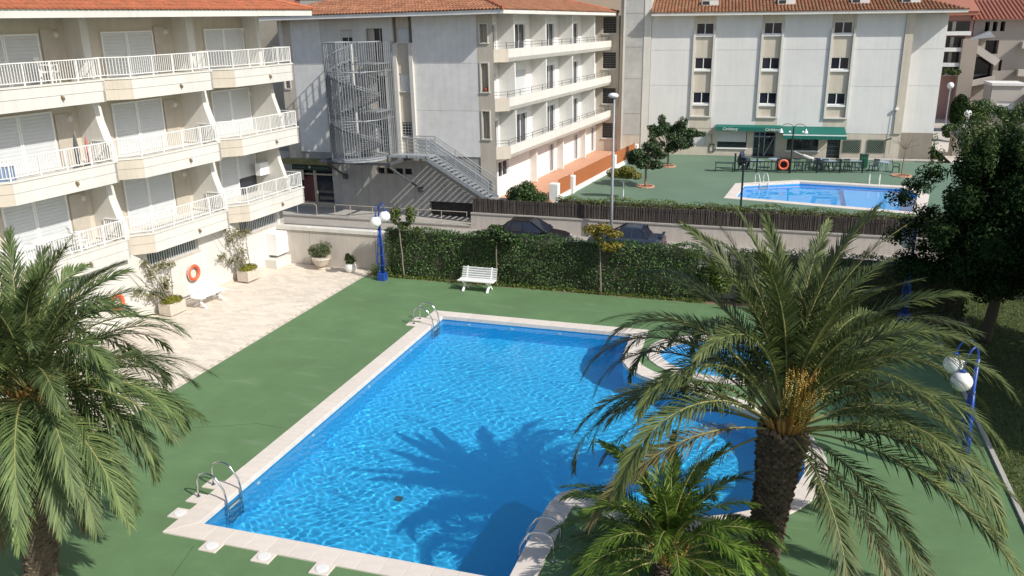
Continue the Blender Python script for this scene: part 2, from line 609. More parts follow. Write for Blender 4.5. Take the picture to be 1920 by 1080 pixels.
# mosaic joints on the basin
_nt = PFLOOR.node_tree
_br = _nt.nodes.new('ShaderNodeTexBrick')
_br.inputs['Scale'].default_value = 8.0
_br.inputs['Color1'].default_value = (0.048, 0.52, 0.83, 1)
_br.inputs['Color2'].default_value = (0.042, 0.47, 0.79, 1)
_br.inputs['Mortar'].default_value = (0.13, 0.60, 0.84, 1)
_br.inputs['Mortar Size'].default_value = 0.012
_br.offset = 0.0
_tc = _nt.nodes.new('ShaderNodeTexCoord')
_nt.links.new(_tc.outputs['Object'], _br.inputs['Vector'])
_nt.links.new(_br.outputs['Color'], _nt.nodes['Principled BSDF'].inputs['Base Color'])
PFLOOR2 = mat('far pool basin paint', (0.05, 0.50, 0.90), 0.6, 0.06, 2.0)
PFLOOR3 = mat('paddling pool basin mosaic', (0.10, 0.52, 0.84), 0.6, 0.08, 2.0)


def water_mat(name, tint):
    m = bpy.data.materials.new(name)
    m.use_nodes = True
    b = m.node_tree.nodes['Principled BSDF']
    b.inputs['Base Color'].default_value = (*tint, 1)
    b.inputs['Roughness'].default_value = 0.0
    b.inputs['IOR'].default_value = 1.333
    b.inputs['Transmission Weight'].default_value = 1.0
    return m


WATER = water_mat('clear pool water', (0.66, 0.96, 1.0))
WATER2 = water_mat('clear calm water', (0.78, 0.95, 1.0))


def inpoly(px, py, poly):
    ins = np.zeros(px.shape, bool)
    n = len(poly)
    for i in range(n):
        x1, y1 = poly[i]
        x2, y2 = poly[(i + 1) % n]
        if y1 == y2:
            continue
        c = ((y1 > py) != (y2 > py)) & (px < (x2 - x1) * (py - y1) / (y2 - y1) + x1)
        ins ^= c
    return ins


def waves(x, y, seed, slope, kmin, kmax, n=26):
    r = np.random.default_rng(seed)
    z = np.zeros_like(x)
    for _ in range(n):
        a = r.uniform(0, 2 * PI)
        k = kmin * (kmax / kmin) ** r.uniform(0, 1)
        z += slope / math.sqrt(n) / k * np.sin(k * (x * math.cos(a) + y * math.sin(a)) + r.uniform(0, 2 * PI))
    return z


def make_water(name, poly, z, step, m, slope, kmin, kmax, seed, label, fade=None):
    big = offset_poly(poly, 0.05)
    xs = [p[0] for p in big]
    ys = [p[1] for p in big]
    nx = int((max(xs) - min(xs)) / step) + 2
    ny = int((max(ys) - min(ys)) / step) + 2
    gx = min(xs) + np.arange(nx) * step
    gy = min(ys) + np.arange(ny) * step
    X, Y = np.meshgrid(gx, gy)
    # gentle domain warp so the ripples do not look like a regular lattice
    Xw = X + 0.10 * np.sin(Y * 2.1 + 1.3) + 0.05 * np.sin(Y * 5.3 + X * 3.1)
    Yw = Y + 0.10 * np.sin(X * 1.9 + 0.4) + 0.05 * np.sin(X * 4.7 - Y * 2.7)
    H = waves(Xw, Yw, seed, slope, kmin, kmax)
    if fade is not None:
        H = H * fade(X, Y)
    V = np.stack([X, Y, H + z], -1).reshape(-1, 3)
    cx, cy = X[:-1, :-1] + step / 2, Y[:-1, :-1] + step / 2
    keep = inpoly(cx, cy, big)
    j, i = np.nonzero(keep)
    a = j * nx + i
    F = np.stack([a, a + 1, a + nx + 1, a + nx], 1)
    used = np.unique(F)
    remap = np.zeros(len(V), np.int32)
    remap[used] = np.arange(len(used))
    o = link(name, mesh_np(name, V[used], remap[F], smooth=True), m)
    o.cycles.is_caustics_caster = True
    o['kind'] = 'structure'
    o['label'] = label
    return o


def make_pool(name, label, poly, depth, wall_m, cop_w, seg, loc_step=None, group=None):
    root = thing(name, label, 'swimming pool', (0, 0, 0), group=group)
    w = MB()
    n = len(poly)
    for i in range(n):
        a, b = poly[i], poly[(i + 1) % n]
        w.add([(a[0], a[1], -0.02), (b[0], b[1], -0.02), (b[0], b[1], -depth), (a[0], a[1], -depth)], [(0, 1, 2, 3)])
    o = w.build('pool_wall', wall_m, root)
    o.cycles.is_caustics_receiver = True
    fl = sheet('pool_floor', poly, [], -depth, wall_m)
    fl.parent = root
    fl.cycles.is_caustics_receiver = True
    # coping stones
    rp = resample(poly, seg)
    outer = offset_poly(rp, cop_w)
    inner = offset_poly(rp, -0.035)
    n = len(rp)
    for i in range(n):
        j = (i + 1) % n
        ia, ib, oa, ob = Vector(inner[i]), Vector(inner[j]), Vector(outer[i]), Vector(outer[j])
        g = 0.0035
        di = (ib - ia).normalized() * g
        do = (ob - oa).normalized() * g
        pts = [ia + di, oa + do, ob - do, ib - di]
        c = sum(pts, Vector((0, 0))) / 4
        st = MB().prism([(p.x - c.x, p.y - c.y) for p in pts], -0.10, 0.035 + random.uniform(-0.002, 0.002), inset=0.006)
        st.build('coping_stone', COPING, root, loc=(c.x, c.y, 0))
    return root, offset_poly(rp, cop_w - 0.02)


pool1, hole1 = make_pool('swimming_pool', 'large blue swimming pool with a pale stone rim and a rounded bay behind the palm', MAIN, 1.65, PFLOOR, 0.50, 0.5)
pool2, hole2 = make_pool('paddling_pool', 'small oval paddling pool with a pale stone rim half hidden behind the big palm', SMALL, 0.45, PFLOOR3, 0.42, 0.5)
pool3, hole3 = make_pool('far_swimming_pool', 'angular light blue pool with pale rim in front of the white building across the street', FAR, 1.4, PFLOOR2, 0.62, 0.62)
# shallow shelf of the far pool
o = MB().prism([(4.1, 53.2), (7.4, 52.55), (8.3, 58.0), (7.6, 60.1), (4.2, 60.4)], -1.39, -0.95).build('shallow_shelf', PFLOOR2, pool3)
o.cycles.is_caustics_receiver = True
make_water('pool_water', MAIN, -0.13, 0.034, WATER, 0.037, 17.0, 52.0, 3, 'clear rippling blue water of the large pool',
           fade=lambda X, Y: 1.0 - 0.35 * np.clip((Y - 19) / 9.0, 0, 1))
make_water('paddling_pool_water', SMALL, -0.13, 0.05, WATER2, 0.06, 7.0, 30.0, 5, 'shallow clear water of the oval paddling pool')
make_water('far_pool_water', FAR, -0.16, 0.16, WATER2, 0.012, 1.2, 6.0, 9, 'still light blue water of the far pool')

# skimmer slabs with round lids standing out from the rim, wall inlets and lights of the basin
for (x, y, hor) in ((-12.28, 13.86, 0), (-10.81, 12.98, 1), (-9.53, 12.96, 1), (-8.17, 12.94, 1), (-12.30, 14.52, 0), (-12.34, 15.17, 0), (-12.36, 27.05, 0), (-12.36, 27.62, 0)):
    lid = abs(y - 14.5) > 0.1 and y < 14.4
    s = MB().bbox(x - 0.21, x + 0.21, y - 0.19, y + 0.19, -0.08, 0.028, 0.006).build('skimmer_slab', COPING, pool1)
    if lid:
        MB().lathe([(0.135, 0.0), (0.135, 0.012), (0.12, 0.02), (0.01, 0.022)], (x, y, 0.029), 16).build('skimmer_lid', POTW, s)
for (x, y, ax) in ((-11.66, 15.95, 'x'), (-11.66, 18.6, 'x'), (-11.66, 22.0, 'x'), (-11.66, 25.2, 'x'), (-10.6, 28.19, 'y'), (-8.9, 28.19, 'y'), (-7.1, 28.19, 'y')):
    m = MB()
    if ax == 'x':
        m.tube([(x + 0.004, y, -0.42), (x + 0.03, y, -0.42)], 0.075, 12)
    else:
        m.tube([(x, y - 0.004, -0.42), (x, y - 0.03, -0.42)], 0.075, 12)
    m.build('water_inlet', WHITEP, pool1).cycles.is_caustics_receiver = True
o = MB().box(-8.58, -8.38, 17.1, 17.3, -1.648, -1.635).build('floor_drain', STEELD, pool1)
o.cycles.is_caustics_receiver = True

GREEN = mat('green court coating', (0.110, 0.200, 0.084), 0.85, 0.09, 0.9, 0.2, 60, stain=0.17)
GREEN2 = mat('faded far court coating', (0.122, 0.195, 0.130), 0.88, 0.06, 0.35, 0.1, 40, stain=0.14)
# fine sheet seams and pale scuffs of the court coating
for gm, sc_, rot in ((GREEN, 0.34, 0.9),):
    nt = gm.node_tree
    N, Lk = nt.nodes, nt.links
    bs = N['Principled BSDF']
    cur = bs.inputs['Base Color'].links[0].from_socket
    vor = N.new('ShaderNodeTexNoise')
    vor.inputs['Scale'].default_value = 0.55
    vor.inputs['Detail'].default_value = 3
    tcx = N.new('ShaderNodeTexCoord')
    mpx = N.new('ShaderNodeMapping')
    mpx.inputs['Rotation'].default_value = (0, 0, rot)
    mpx.inputs['Scale'].default_value = (1, 3.5, 1)
    Lk.new(tcx.outputs['Object'], mpx.inputs[0])
    Lk.new(mpx.outputs[0], vor.inputs['Vector'])
    mr = N.new('ShaderNodeMapRange')
    mr.inputs[1].default_value = 0.60
    mr.inputs[2].default_value = 0.78
    mr.inputs[3].default_value = 0
    mr.inputs[4].default_value = 0.5
    Lk.new(vor.outputs[0], mr.inputs[0])
    mx = N.new('ShaderNodeMix')
    mx.data_type = 'RGBA'
    Lk.new(mr.outputs[0], mx.inputs[0])
    Lk.new(cur, mx.inputs[6])
    mx.inputs[7].default_value = (0.20, 0.27, 0.17, 1)
    Lk.new(mx.outputs[2], bs.inputs['Base Color'])
o = sheet('court', [(-16.95, CY0), (5.65, CY0), (5.65, 32.36), (-16.95, 32.36)], [hole1, hole2], 0.0, GREEN)
o['kind'] = 'structure'
o = sheet('far_court', [(-12.9, 47.3), (13.6, 47.3), (13.6, 72.0), (-12.9, 72.0)], [hole3], 0.0, GREEN2)
o['kind'] = 'structure'
o = sheet('far_pavement', [(13.62, 46.3), (60, 46.3), (60, 72), (13.62, 72)], [], -0.02, SIDEW)
o['kind'] = 'structure'
o = sheet('back_street', [(-60, 84), (120, 84), (120, 400), (-60, 400)], [], -0.30, CONCL)
o['kind'] = 'structure'
o = sheet('side_path', [(12.6, 72), (60, 72), (60, 84), (12.6, 84)], [], -0.02, CONCL)
o['kind'] = 'structure'
o = sheet('planting_bed', [(-13.19, 46.26), (13.6, 46.26), (13.6, 47.3), (-13.19, 47.3)], [], 0.0, EARTH, 1.3)
o['kind'] = 'structure'
o = sheet('hedge_bed', [(-16.95, 32.36), (7.0, 32.36), (7.0, 33.35), (-16.95, 33.35)], [], -0.01, EARTH)
o['kind'] = 'structure'
# cracks and sheet seams in the green coating (dark thin fillets set in the surface)
LINEG = mat('court seam', (0.05, 0.095, 0.045), 0.9, 0.2, 8)
sm = MB()
for pts in (((-15.9, 16.5), (-15.2, 17.4), (-14.6, 17.7), (-13.2, 18.35), (-12.4, 18.3)), ((1.9, 14.0), (3.1, 15.6), (3.3, 17.3)), ((-11.2, 12.9), (-10.9, 11.7))):
    for a, b in zip(pts, pts[1:]):
        sm.bar((a[0], a[1], 0.0), (b[0], b[1], 0.0), 0.012, 0.006)
o = sm.build('court_seams', LINEG)
o['kind'] = 'structure'

# lawn with its stone edging
o = sheet('lawn', [(5.78, CY0), (40, CY0), (40, 32.36), (5.78, 32.36)], [], -0.005, mat('lawn soil', (0.065, 0.095, 0.025), 0.98, 0.25, 3, 0.4, 60, stain=0.25))
o['kind'] = 'structure'
o2 = sheet('rear_lawn', [(7.02, 32.38), (40, 32.38), (40, 36.6), (7.02, 36.6)], [], -0.006, bpy.data.materials['lawn soil'], 1.2)
o2['kind'] = 'structure'
ker = thing('lawn_edging', 'thin grey concrete edging between the green court and the lawn', 'edging')
for k in range(40):
    y = CY0 + 1 + k * 0.92
    MB().bbox(5.66, 5.77, y, y + 0.91, -0.08, 0.06 + random.uniform(-0.004, 0.004), 0.01).build('kerb_stone', CONC, ker)
n = 52000
gx = 5.8 + (RNG.uniform(0, 1, n) ** 1.2) * 7
gy = RNG.uniform(13, 36.4, n)
gx[gy > 32.3] += 1.3
C = np.stack([gx, gy, np.full(n, 0.0)], 1)
h = RNG.uniform(0.03, 0.09, n)[:, None]
lean = RNG.normal(0, 0.4, (n, 3)) * h
lean[:, 2] = 0
sd_ = RNG.normal(0, 1, (n, 3))
sd_[:, 2] = 0
sd_ /= np.linalg.norm(sd_, axis=1, keepdims=True)
V = np.stack([C - sd_ * 0.012, C + sd_ * 0.012, C + lean + np.array([0, 0, 1]) * h], 1).reshape(-1, 3)
F = np.arange(3 * n).reshape(-1, 3)
link('grass', mesh_np('grass', V, F), L_GRASS, kind='stuff', label='short dry green lawn grass under the dark tree')

# ------------------------------------------------------------------ paved terrace in front of the left building
o = sheet('paving', [(-26, CY0), (-16.97, CY0), (-16.97, 33.35), (-26, 33.35)], [], -0.03, PBED)
o['kind'] = 'structure'
pv_me = MB().bbox(-0.1965, 0.1965, -0.0965, 0.0965, -0.03, 0.0, 0.004)
pme = bpy.data.meshes.new('paving_stone')
pme.from_pydata(pv_me.v, [], pv_me.f)
pme.materials.append(PAVER)
spots = []
j = 0
y = 13.0
while y < 33.2:
    off = 0.2 if j % 2 else 0.0
    x = -17.18 - off
    while x > -24.3:
        spots.append((x, y))
        x -= 0.4
    y += 0.2
    j += 1
near = [s for s in spots if 19.0 < s[1] < 30 and s[0] > -21.5 and s[0] > -18.2 - (s[1] - 19.0) * 0.32]
near.sort(key=lambda s: s[1])
near = near[:300]
nset = set(near)
for (x, y) in near:
    q = link('paving_stone', pme, None, o, (x + random.uniform(-.002, .002), y + random.uniform(-.002, .002), 0.03 + random.uniform(-.006, 0)))
    q.rotation_euler = (random.uniform(-.004, .004), random.uniform(-.006, .006), random.uniform(-.006, .006))
sb = MB()
for (x, y) in spots:
    if (x, y) in nset:
        continue
    n0 = len(sb.v)
    dz = random.uniform(-.006, 0.0)
    sb.add([(vx + x, vy + y, vz + dz + 0.0) for vx, vy, vz in pv_me.v], pv_me.f)
q = sb.build('paving_stones', PAVER, o, kind='stuff')
q.location = (0, 0, 0.03)
for q in o.children:
    q.location.z -= 0.03
MB().box(-16.97, -16.95, CY0, 32.4, -0.05, 0.004).build('paving_edge_strip', CONCL, o)

# ------------------------------------------------------------------ court wall along the street
cw = thing('courtyard_wall', 'pale rendered garden wall with a moulded cap behind the potted plants', 'wall', (0, 33.36, 0))
segs = [(-26, -23.0), (-22.98, -20.2), (-20.18, -16.9), (-16.88, -13), (-12.98, -9), (-8.98, -5), (-4.98, -2.9)]
for a, b in segs:
    MB().box(a, b, 0, 0.24, -1.2, 1.60).build('wall_panel', CONCL, cw)
    MB().prism([(a, -0.06), (b, -0.06), (b, 0.30), (a, 0.30)], 1.60, 1.76, inset=0.02).build('wall_cap', CREAM, cw)
MB().box(-2.88, 6.5, 0, 0.24, -1.2, 1.2).build('wall_panel', CONCL, cw)

# far side of the street: retaining wall, railing, cane fence
fw = thing('street_retaining_wall', 'long beige retaining wall under the dark cane fence across the street', 'wall', (0, 46.0, 0))
xs = [-17.0, -13.3, -9.6, -5.9, -2.2, 1.5, 5.2, 8.9, 12.6]
for a, b in zip(xs, xs[1:]):
    MB().box(a + 0.004, b - 0.004, 0, 0.25, -1.2, -0.10).build('wall_panel', CONCL, fw)
    MB().box(a, b, -0.05, 0.28, -0.098, -0.02).build('wall_cap', CONC, fw)
lw = thing('low_street_wall', 'low beige wall carrying a tubular railing in front of the shop', 'wall', (0, 46.0, 0))
xs = [-36, -32, -28.4, -24.6, -20.8, -17.01]
for a, b in zip(xs, xs[1:]):
    MB().box(a + 0.004, b - 0.004, 0, 0.25, -1.2, -0.86).build('wall_panel', CONCL, lw)
    MB().box(a, b, -0.05, 0.28, -0.858, -0.78).build('wall_cap', CONC, lw)
RAILP = mat('beige tube paint', (0.42, 0.36, 0.29), 0.5, 0.08, 6)
rl = thing('street_railing', 'thin beige tubular railing on the low street wall before the garage', 'railing', (0, 46.12, -0.78), group='street railings')
for x in (-24.9, -23.4, -21.9, -20.4, -18.9, -17.3):
    MB().tube([(x, 0, 0), (x, 0, 0.72)], 0.022, 6).build('post', RAILP, rl)
MB().tube([(-25.9, 0, 0.12), (-25.98, 0, 0.2), (-25.98, 0, 0.66), (-25.9, 0, 0.74), (-17.25, 0, 0.74)], 0.024, 6).build('top_rail', RAILP, rl)
MB().tube([(-25.9, 0, 0.12), (-17.25, 0, 0.12)], 0.018, 6).build('bottom_rail', RAILP, rl)
rl = thing('street_railing', 'short beige tube railing with a rounded end beside the lowest left balcony', 'railing', (0, 46.12, -0.78), group='street railings')
MB().tube([(-31.5, 0, 0.74), (-27.4, 0, 0.72), (-27.25, 0, 0.62), (-27.25, 0, 0.0)], 0.024, 6).build('top_rail', RAILP, rl)
for x in (-30.2, -28.6):
    MB().tube([(x, 0, 0), (x, 0, 0.74)], 0.022, 6).build('post', RAILP, rl)

cf = thing('cane_fence', 'dark brushwood cane fence on top of the beige retaining wall', 'fence', (0, 46.12, -0.02))
x = -16.9
while x < 12.4:
    w = min(2.0, 12.4 - x)
    hh = 0.86 + random.uniform(-0.03, 0.03)
    m = MB()
    k = 0.0
    while k < w:
        r = random.uniform(0.008, 0.016)
        t = random.uniform(-0.03, 0.03)
        y0 = random.uniform(-0.02, 0.02)
        top = hh + random.uniform(-0.05, 0.03)
        for q in range(3):
            a0, a1 = 2 * PI * q / 3, 2 * PI * (q + 1) / 3
            m.add([(k + r * math.cos(a0), y0 + r * math.sin(a0), 0), (k + r * math.cos(a1), y0 + r * math.sin(a1), 0),
                   (k + t + r * math.cos(a1), y0 + r * math.sin(a1), top), (k + t + r * math.cos(a0), y0 + r * math.sin(a0), top)], [(0, 1, 2, 3)])
        k += random.uniform(0.017, 0.03)
    p = m.build('cane_panel', CANE, cf, loc=(x, 0, 0))
    MB().box(0, w - 0.02, 0.03, 0.04, 0, hh - 0.07).build('backing', CANEB, p)
    MB().tube([(0, -0.03, hh * 0.75), (w - 0.02, -0.03, hh * 0.75)], 0.006, 4).build('wire', STEELD, p)
    x += 2.0


# ------------------------------------------------------------------ hedges and beds
def hedge(name, label, x0, x1, y0, y1, z1, n, size, m, cat='hedge', group=None, lump=0.10, z0=0.0, kindname='foliage'):
    root = thing(name, label, cat, ((x0 + x1) / 2, (y0 + y1) / 2, z0), group=group)
    lx, ly, lz = (x1 - x0) / 2, (y1 - y0) / 2, z1 - z0
    MB().box(-lx + 0.12, lx - 0.12, -ly + 0.12, ly - 0.12, 0, lz - 0.14).build('inner_branches', BARKD, root)
    area = np.array([2 * lx * lz, 2 * lx * 2 * ly, 2 * ly * lz, 2 * ly * lz, 0.5 * 2 * lx * lz])
    face = RNG.choice(5, n, p=area / area.sum())
    a, b = RNG.uniform(-1, 1, n), RNG.uniform(0, 1, n)
    P = np.zeros((n, 3))
    Nn = np.zeros((n, 3))
    for k, (fx) in enumerate(('front', 'top', 'left', 'right', 'back')):
        s_ = face == k
        if fx == 'front':
            P[s_] = np.stack([a[s_] * lx, np.full(s_.sum(), -ly), b[s_] * lz], 1)
            Nn[s_] = (0, -1, 0.35)
        elif fx == 'back':
            P[s_] = np.stack([a[s_] * lx, np.full(s_.sum(), ly), b[s_] * lz], 1)
            Nn[s_] = (0, 1, 0.35)
        elif fx == 'top':
            P[s_] = np.stack([a[s_] * lx, (b[s_] * 2 - 1) * ly, np.full(s_.sum(), lz)], 1)
            Nn[s_] = (0, 0, 1)
        else:
            sg = -1 if fx == 'left' else 1
            P[s_] = np.stack([np.full(s_.sum(), sg * lx), a[s_] * ly, b[s_] * lz], 1)
            Nn[s_] = (sg, 0, 0.35)
    q = P[:, 0] * 2.3 + P[:, 2] * 3.1
    bump = lump * (np.sin(q) * 0.5 + np.sin(P[:, 0] * 5.7 - P[:, 2] * 4.3 + 1) * 0.3 + np.sin(P[:, 0] * 0.9 + 2) * 0.4)
    P += Nn / np.linalg.norm(Nn, axis=1, keepdims=True) * (bump + RNG.normal(0, 0.045, n) - 0.02)[:, None]
    V, F = leaves(P, Nn, size, 0.62, 0.3, 0.55)
    link('foliage', mesh_np('foliage', V, F), m, root, kind='stuff')
    return root


hedge('hedge', 'tall dense dark green clipped hedge behind the white bench', -16.05, -2.6, 32.68, 33.3, 2.08, 26000, 0.085, L_HEDGE, group='clipped garden hedges')
hedge('hedge', 'shorter stretch of hedge past the gap, seen through the big palm', -1.2, 6.9, 32.75, 33.55, 2.05, 10000, 0.09, L_SHRUB, group='clipped garden hedges')
hedge('boxwood_row', 'low yellow green shrub row showing above the cane fence', -12.0, 12.4, 46.45, 47.2, 0.98, 12000, 0.10, L_BOX, lump=0.14)
hedge('hedge', 'dark hedge at the back of the lawn behind the huge dark tree', 7.2, 17.0, 36.0, 36.6, 1.7, 7000, 0.12, L_SHRUB, group='clipped garden hedges')
foliage('ivy_strip', 5200, [(x, 32.52 + 0.05 * math.sin(x * 3), 0.02, 0.55, 0.16, 0.10 + 0.05 * math.sin(x * 1.7) ** 2) for x in np.arange(-15.9, -2.6, 0.55)] + [(-16.25, 32.6, 0.15, 0.5, 0.3, 0.42), (-16.6, 32.75, 0.12, 0.3, 0.3, 0.4)],
        0.075, L_IVY, None, 0.8, 0.7)['label'] = 'yellow green ivy creeping along the foot of the hedge'


# ================================================================== LEFT APARTMENT BUILDING
# local frame: x = outwards from the facade, y = along it (away from the camera)
B1 = thing('apartment_building', 'cream apartment block on the left with staggered balconies and white railings', 'building', (0, 0, -0.30), 0)
B1.rotation_euler = (rad(0.52), 0, rad(-4))
BW = -25.3           # back wall of the balconies
GW = -24.15          # ground floor wall
BAYS = [(-23.88, 18.72, 22.86), (-23.60, 23.83, 27.98), (-23.50, 29.22, 33.22)]
LEDGE = [8.93, 6.13, 3.33]
RAILW = mat('white railing paint', (0.80, 0.79, 0.76), 0.4, 0.03, 4)
DOORB = mat('beige entrance door', (0.46, 0.41, 0.34), 0.6, 0.08, 3)
POT2 = mat('drain spout', (0.16, 0.11, 0.05), 0.7, 0.1, 5)
BALU = MB().box(-0.009, 0.009, -0.009, 0.009, 0.0, 0.57)
bal_me = bpy.data.meshes.new('baluster')
bal_me.from_pydata(BALU.v, [], BALU.f)
bal_me.materials.append(RAILW)


def lamp_round(parent, x, y, z, nx=1):
    o = MB().lathe([(0.09, 0), (0.12, 0.02), (0.11, 0.05), (0.07, 0.08), (0.01, 0.09)], (0, 0, 0), 14).build('wall_light', CREAM, parent, smooth=True, loc=(x, y, z))
    o.rotation_euler = (0, rad(90), 0)
    return o


def shutter(parent, x, y0, y1, z0, z1, name='roller_shutter', m=None, slat=0.12):
    """sliding door closed by a slatted shutter, in the plane x"""
    m = m or SHUT
    fr = MB()
    for a, b, c, d in ((y0 - 0.05, y0, z0, z1 + 0.05), (y1, y1 + 0.05, z0, z1 + 0.05), (y0, y1, z1, z1 + 0.05)):
        fr.box(x, x + 0.07, a, b, c, d)
    f_ = fr.build(name, WHITEP, parent)
    sl = MB()
    z = z0
    while z < z1 - 0.01:
        zt = min(z + slat, z1)
        sl.add([(x + 0.028, y0, z), (x + 0.028, y1, z), (x + 0.034, y1, (z + zt) / 2), (x + 0.034, y0, (z + zt) / 2), (x + 0.030, y1, zt - 0.006), (x + 0.030, y0, zt - 0.006), (x + 0.02, y1, zt), (x + 0.02, y0, zt)],
               [(0, 1, 2, 3), (3, 2, 4, 5), (5, 4, 6, 7)])
        z = zt
    sl.build('slats', m, f_, kind='stuff')
    return f_


for bi, (nf, vL, vR) in enumerate(BAYS):
    vC = vL - 0.98
    nC = nf - 0.86
    vE = vR + 0.02
    for li, ld in enumerate(LEDGE):
        zb = ld - 0.75
        plan = [(BW, vC), (nC, vC), (nf, vL), (nf, vR), (BW, vR)]
        MB().prism([(BW, vC), (nC - 0.02, vC), (nf - 0.09, vL), (nf - 0.09, vR), (BW, vR)], zb + 0.10, ld - 0.09).build('balcony_slab', CREAM, B1)
        # fascia: two precast courses with a recessed joint, per side
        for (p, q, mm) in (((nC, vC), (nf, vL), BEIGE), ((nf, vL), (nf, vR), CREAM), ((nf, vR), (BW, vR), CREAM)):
            P, Q = Vector(p), Vector(q)
            d = (Q - P).normalized()
            nrm = Vector((d.y, -d.x))
            for (za, zz) in ((zb, zb + 0.355), (zb + 0.367, ld - 0.055)):
                in_ = 0.10
                MB().prism([tuple(P), tuple(Q), tuple(Q - nrm * in_), tuple(P - nrm * in_)], za, zz).build('fascia_panel', mm, B1)
            MB().prism([tuple(P + nrm * 0.03 - d * 0.012), tuple(Q + nrm * 0.03 + d * 0.012), tuple(Q - nrm * 0.16), tuple(P - nrm * 0.16)], ld - 0.055, ld).build('coping', CREAM, B1)
        sp = MB().tube([(nf - 0.02, (vL + vR) / 2 + 0.28, zb + 0.30), (nf + 0.05, (vL + vR) / 2 + 0.28, zb + 0.28), (nf + 0.09, (vL + vR) / 2 + 0.28, zb + 0.22)], [0.06, 0.055, 0.03], 8)
        sp.build('drain_spout', POT2, B1)
        # railing
        rr = MB()
        line = [(nC - 0.05, vC - 0.02), (nf - 0.06, vL + 0.02), (nf - 0.06, vR - 0.06), (nf - 0.95, vR - 0.06)]
        for zz, w, h in ((ld + 0.69, 0.05, 0.03), (ld + 0.10, 0.03, 0.025)):
            for a, b in zip(line, line[1:]):
                rr.bar((a[0], a[1], zz), (b[0], b[1], zz), w, h)
        rail = rr.build('railing', RAILW, B1)
        bp = MB()
        L = line[2][1] - line[1][1]
        posts = [line[0], line[1], line[2]] + [(line[1][0], line[1][1] + L * t) for t in (0.27, 0.52, 0.77)] + [line[3]]
        for (a, b) in posts:
            MB().box(a - 0.02, a + 0.02, b - 0.02, b + 0.02, ld - 0.004, ld + 0.68).build('post', RAILW, rail)
        for a, b in zip(line, line[1:]):
            A, Bq = Vector(a), Vector(b)
            k = int((Bq - A).length / 0.098)
            for i in range(1, k):
                p = A.lerp(Bq, i / k)
                link('baluster', bal_me, None, rail, (p.x, p.y, ld + 0.10))
        # alcove furniture of the facade
        zt = zb + 2.80 - 0.02 if li else 10.9
        fl = ld - 0.08
        top = fl + 1.83 if li else fl + 1.55
        half = (bi, li) == (2, 2)
        shutter(B1, BW + 0.01, vL + 0.55, vL + 1.62, fl, top)
        if half:
            MB().box(BW + 0.01, BW + 0.05, vL + 1.74, vL + 2.9, fl + 0.02, fl + 0.75).build('door_glass', GLASS, B1)
            shutter(B1, BW + 0.02, vL + 1.74, vL + 2.9, fl + 0.75, top)
        else:
            shutter(B1, BW + 0.01, vL + 1.74, vL + 2.95, fl, top)
        MB().box(BW + 0.01, BW + 0.05, vL + 3.12, vL + 3.85, fl, fl + 1.75).build('entrance_door', DOORB, B1)
        lamp_round(B1, BW + 0.03, vR - 0.42 if bi < 2 else vR - 0.9, min(ld + 1.48, 10.45))
        # partition between bays with a raked front edge
        vp0, vp1 = (vR - 0.03, vR + 0.30) if bi < 2 else (vR - 0.95, vR - 0.72)
        ztop = ld + 2.05 if li else 10.95
        if li == 0:
            pr = [(BW, ld - 0.08), (BW + 0.75, ld - 0.08), (BW + 0.75, ztop), (BW, ztop)]
        else:
            pr = [(BW, ld - 0.08), (nf - 0.22, ld - 0.08), (nf - 0.22, ld + 0.30), (nf - 0.38, ld + 0.8), (nf - 0.56, ld + 1.35), (nf - 0.66, ztop), (BW, ztop)]
        m = MB()
        n = len(pr)
        m.add([(a, vp0, z) for a, z in pr] + [(a, vp1, z) for a, z in pr],
              [tuple(range(n)), tuple(range(2 * n - 1, n - 1, -1))] + [(i, n + i, n + (i + 1) % n, (i + 1) % n) for i in range(n)])
        m.build('partition_wall', CREAM, B1)
# facade wall behind the balconies and the end wall
MB().box(-31, BW, 6, 32.45, 2.2, 10.94).build('facade_wall', BEIGE, B1)
MB().box(BW + 0.0, BW + 0.006, 27.98, 29.2, 2.6, 10.9).build('wall_strip', CREAM, B1)
# left continuation of the facade, out of the picture on the left
for li, ld in enumerate(LEDGE):
    MB().prism([(BW, 12.4), (-24.1, 13.2), (-24.1, 17.55), (BW, 17.55)], ld - 0.75, ld).build('balcony_slab', CREAM, B1)
# ground floor wall with barred windows
wins = [(29.25, 31.9, 1.84, 2.5), (23.85, 26.65, 1.92, 2.44), (18.4, 21.3, 1.92, 2.44)]
g = MB().wall(6, 32.35, -0.2, 2.62, GW, wins, 0.22, axis='x', sign=-1)
g.build('ground_floor_wall', CREAM, B1)
MB().box(-31, GW - 0.23, 6, 32.2, -0.2, 2.62).build('ground_floor_core', BEIGE, B1)
MB().box(GW - 0.25, GW, 32.1, 32.34, -0.2, 2.62).build('end_pier', CREAM, B1)
MB().box(GW + 0.002, GW + 0.05, 6, 32.3, -0.2, 0.12).build('plinth', BEIGE, B1)
for a, b, c, d in wins:
    w = MB().box(GW - 0.215, GW - 0.18, a, b, c, d).build('window', GREENG, B1)
    m = MB()
    for y in (a + 0.015, (a + b) / 2 - 0.02, b - 0.03):
        m.box(GW - 0.178, GW - 0.14, y - 0.03, y + 0.03, c, d)
    m.box(GW - 0.178, GW - 0.14, a, b, c, c + 0.05)
    m.build('frame', STEEL, w)
    k = a + 0.1
    while k < b:
        MB().box(GW - 0.10, GW - 0.085, k - 0.008, k + 0.008, c, d).build('window_bar', WHITEP, w)
        k += 0.125
    MB().box(GW - 0.19, GW + 0.04, a - 0.05, b + 0.05, c - 0.07, c - 0.003).build('sill', CONCL, w)
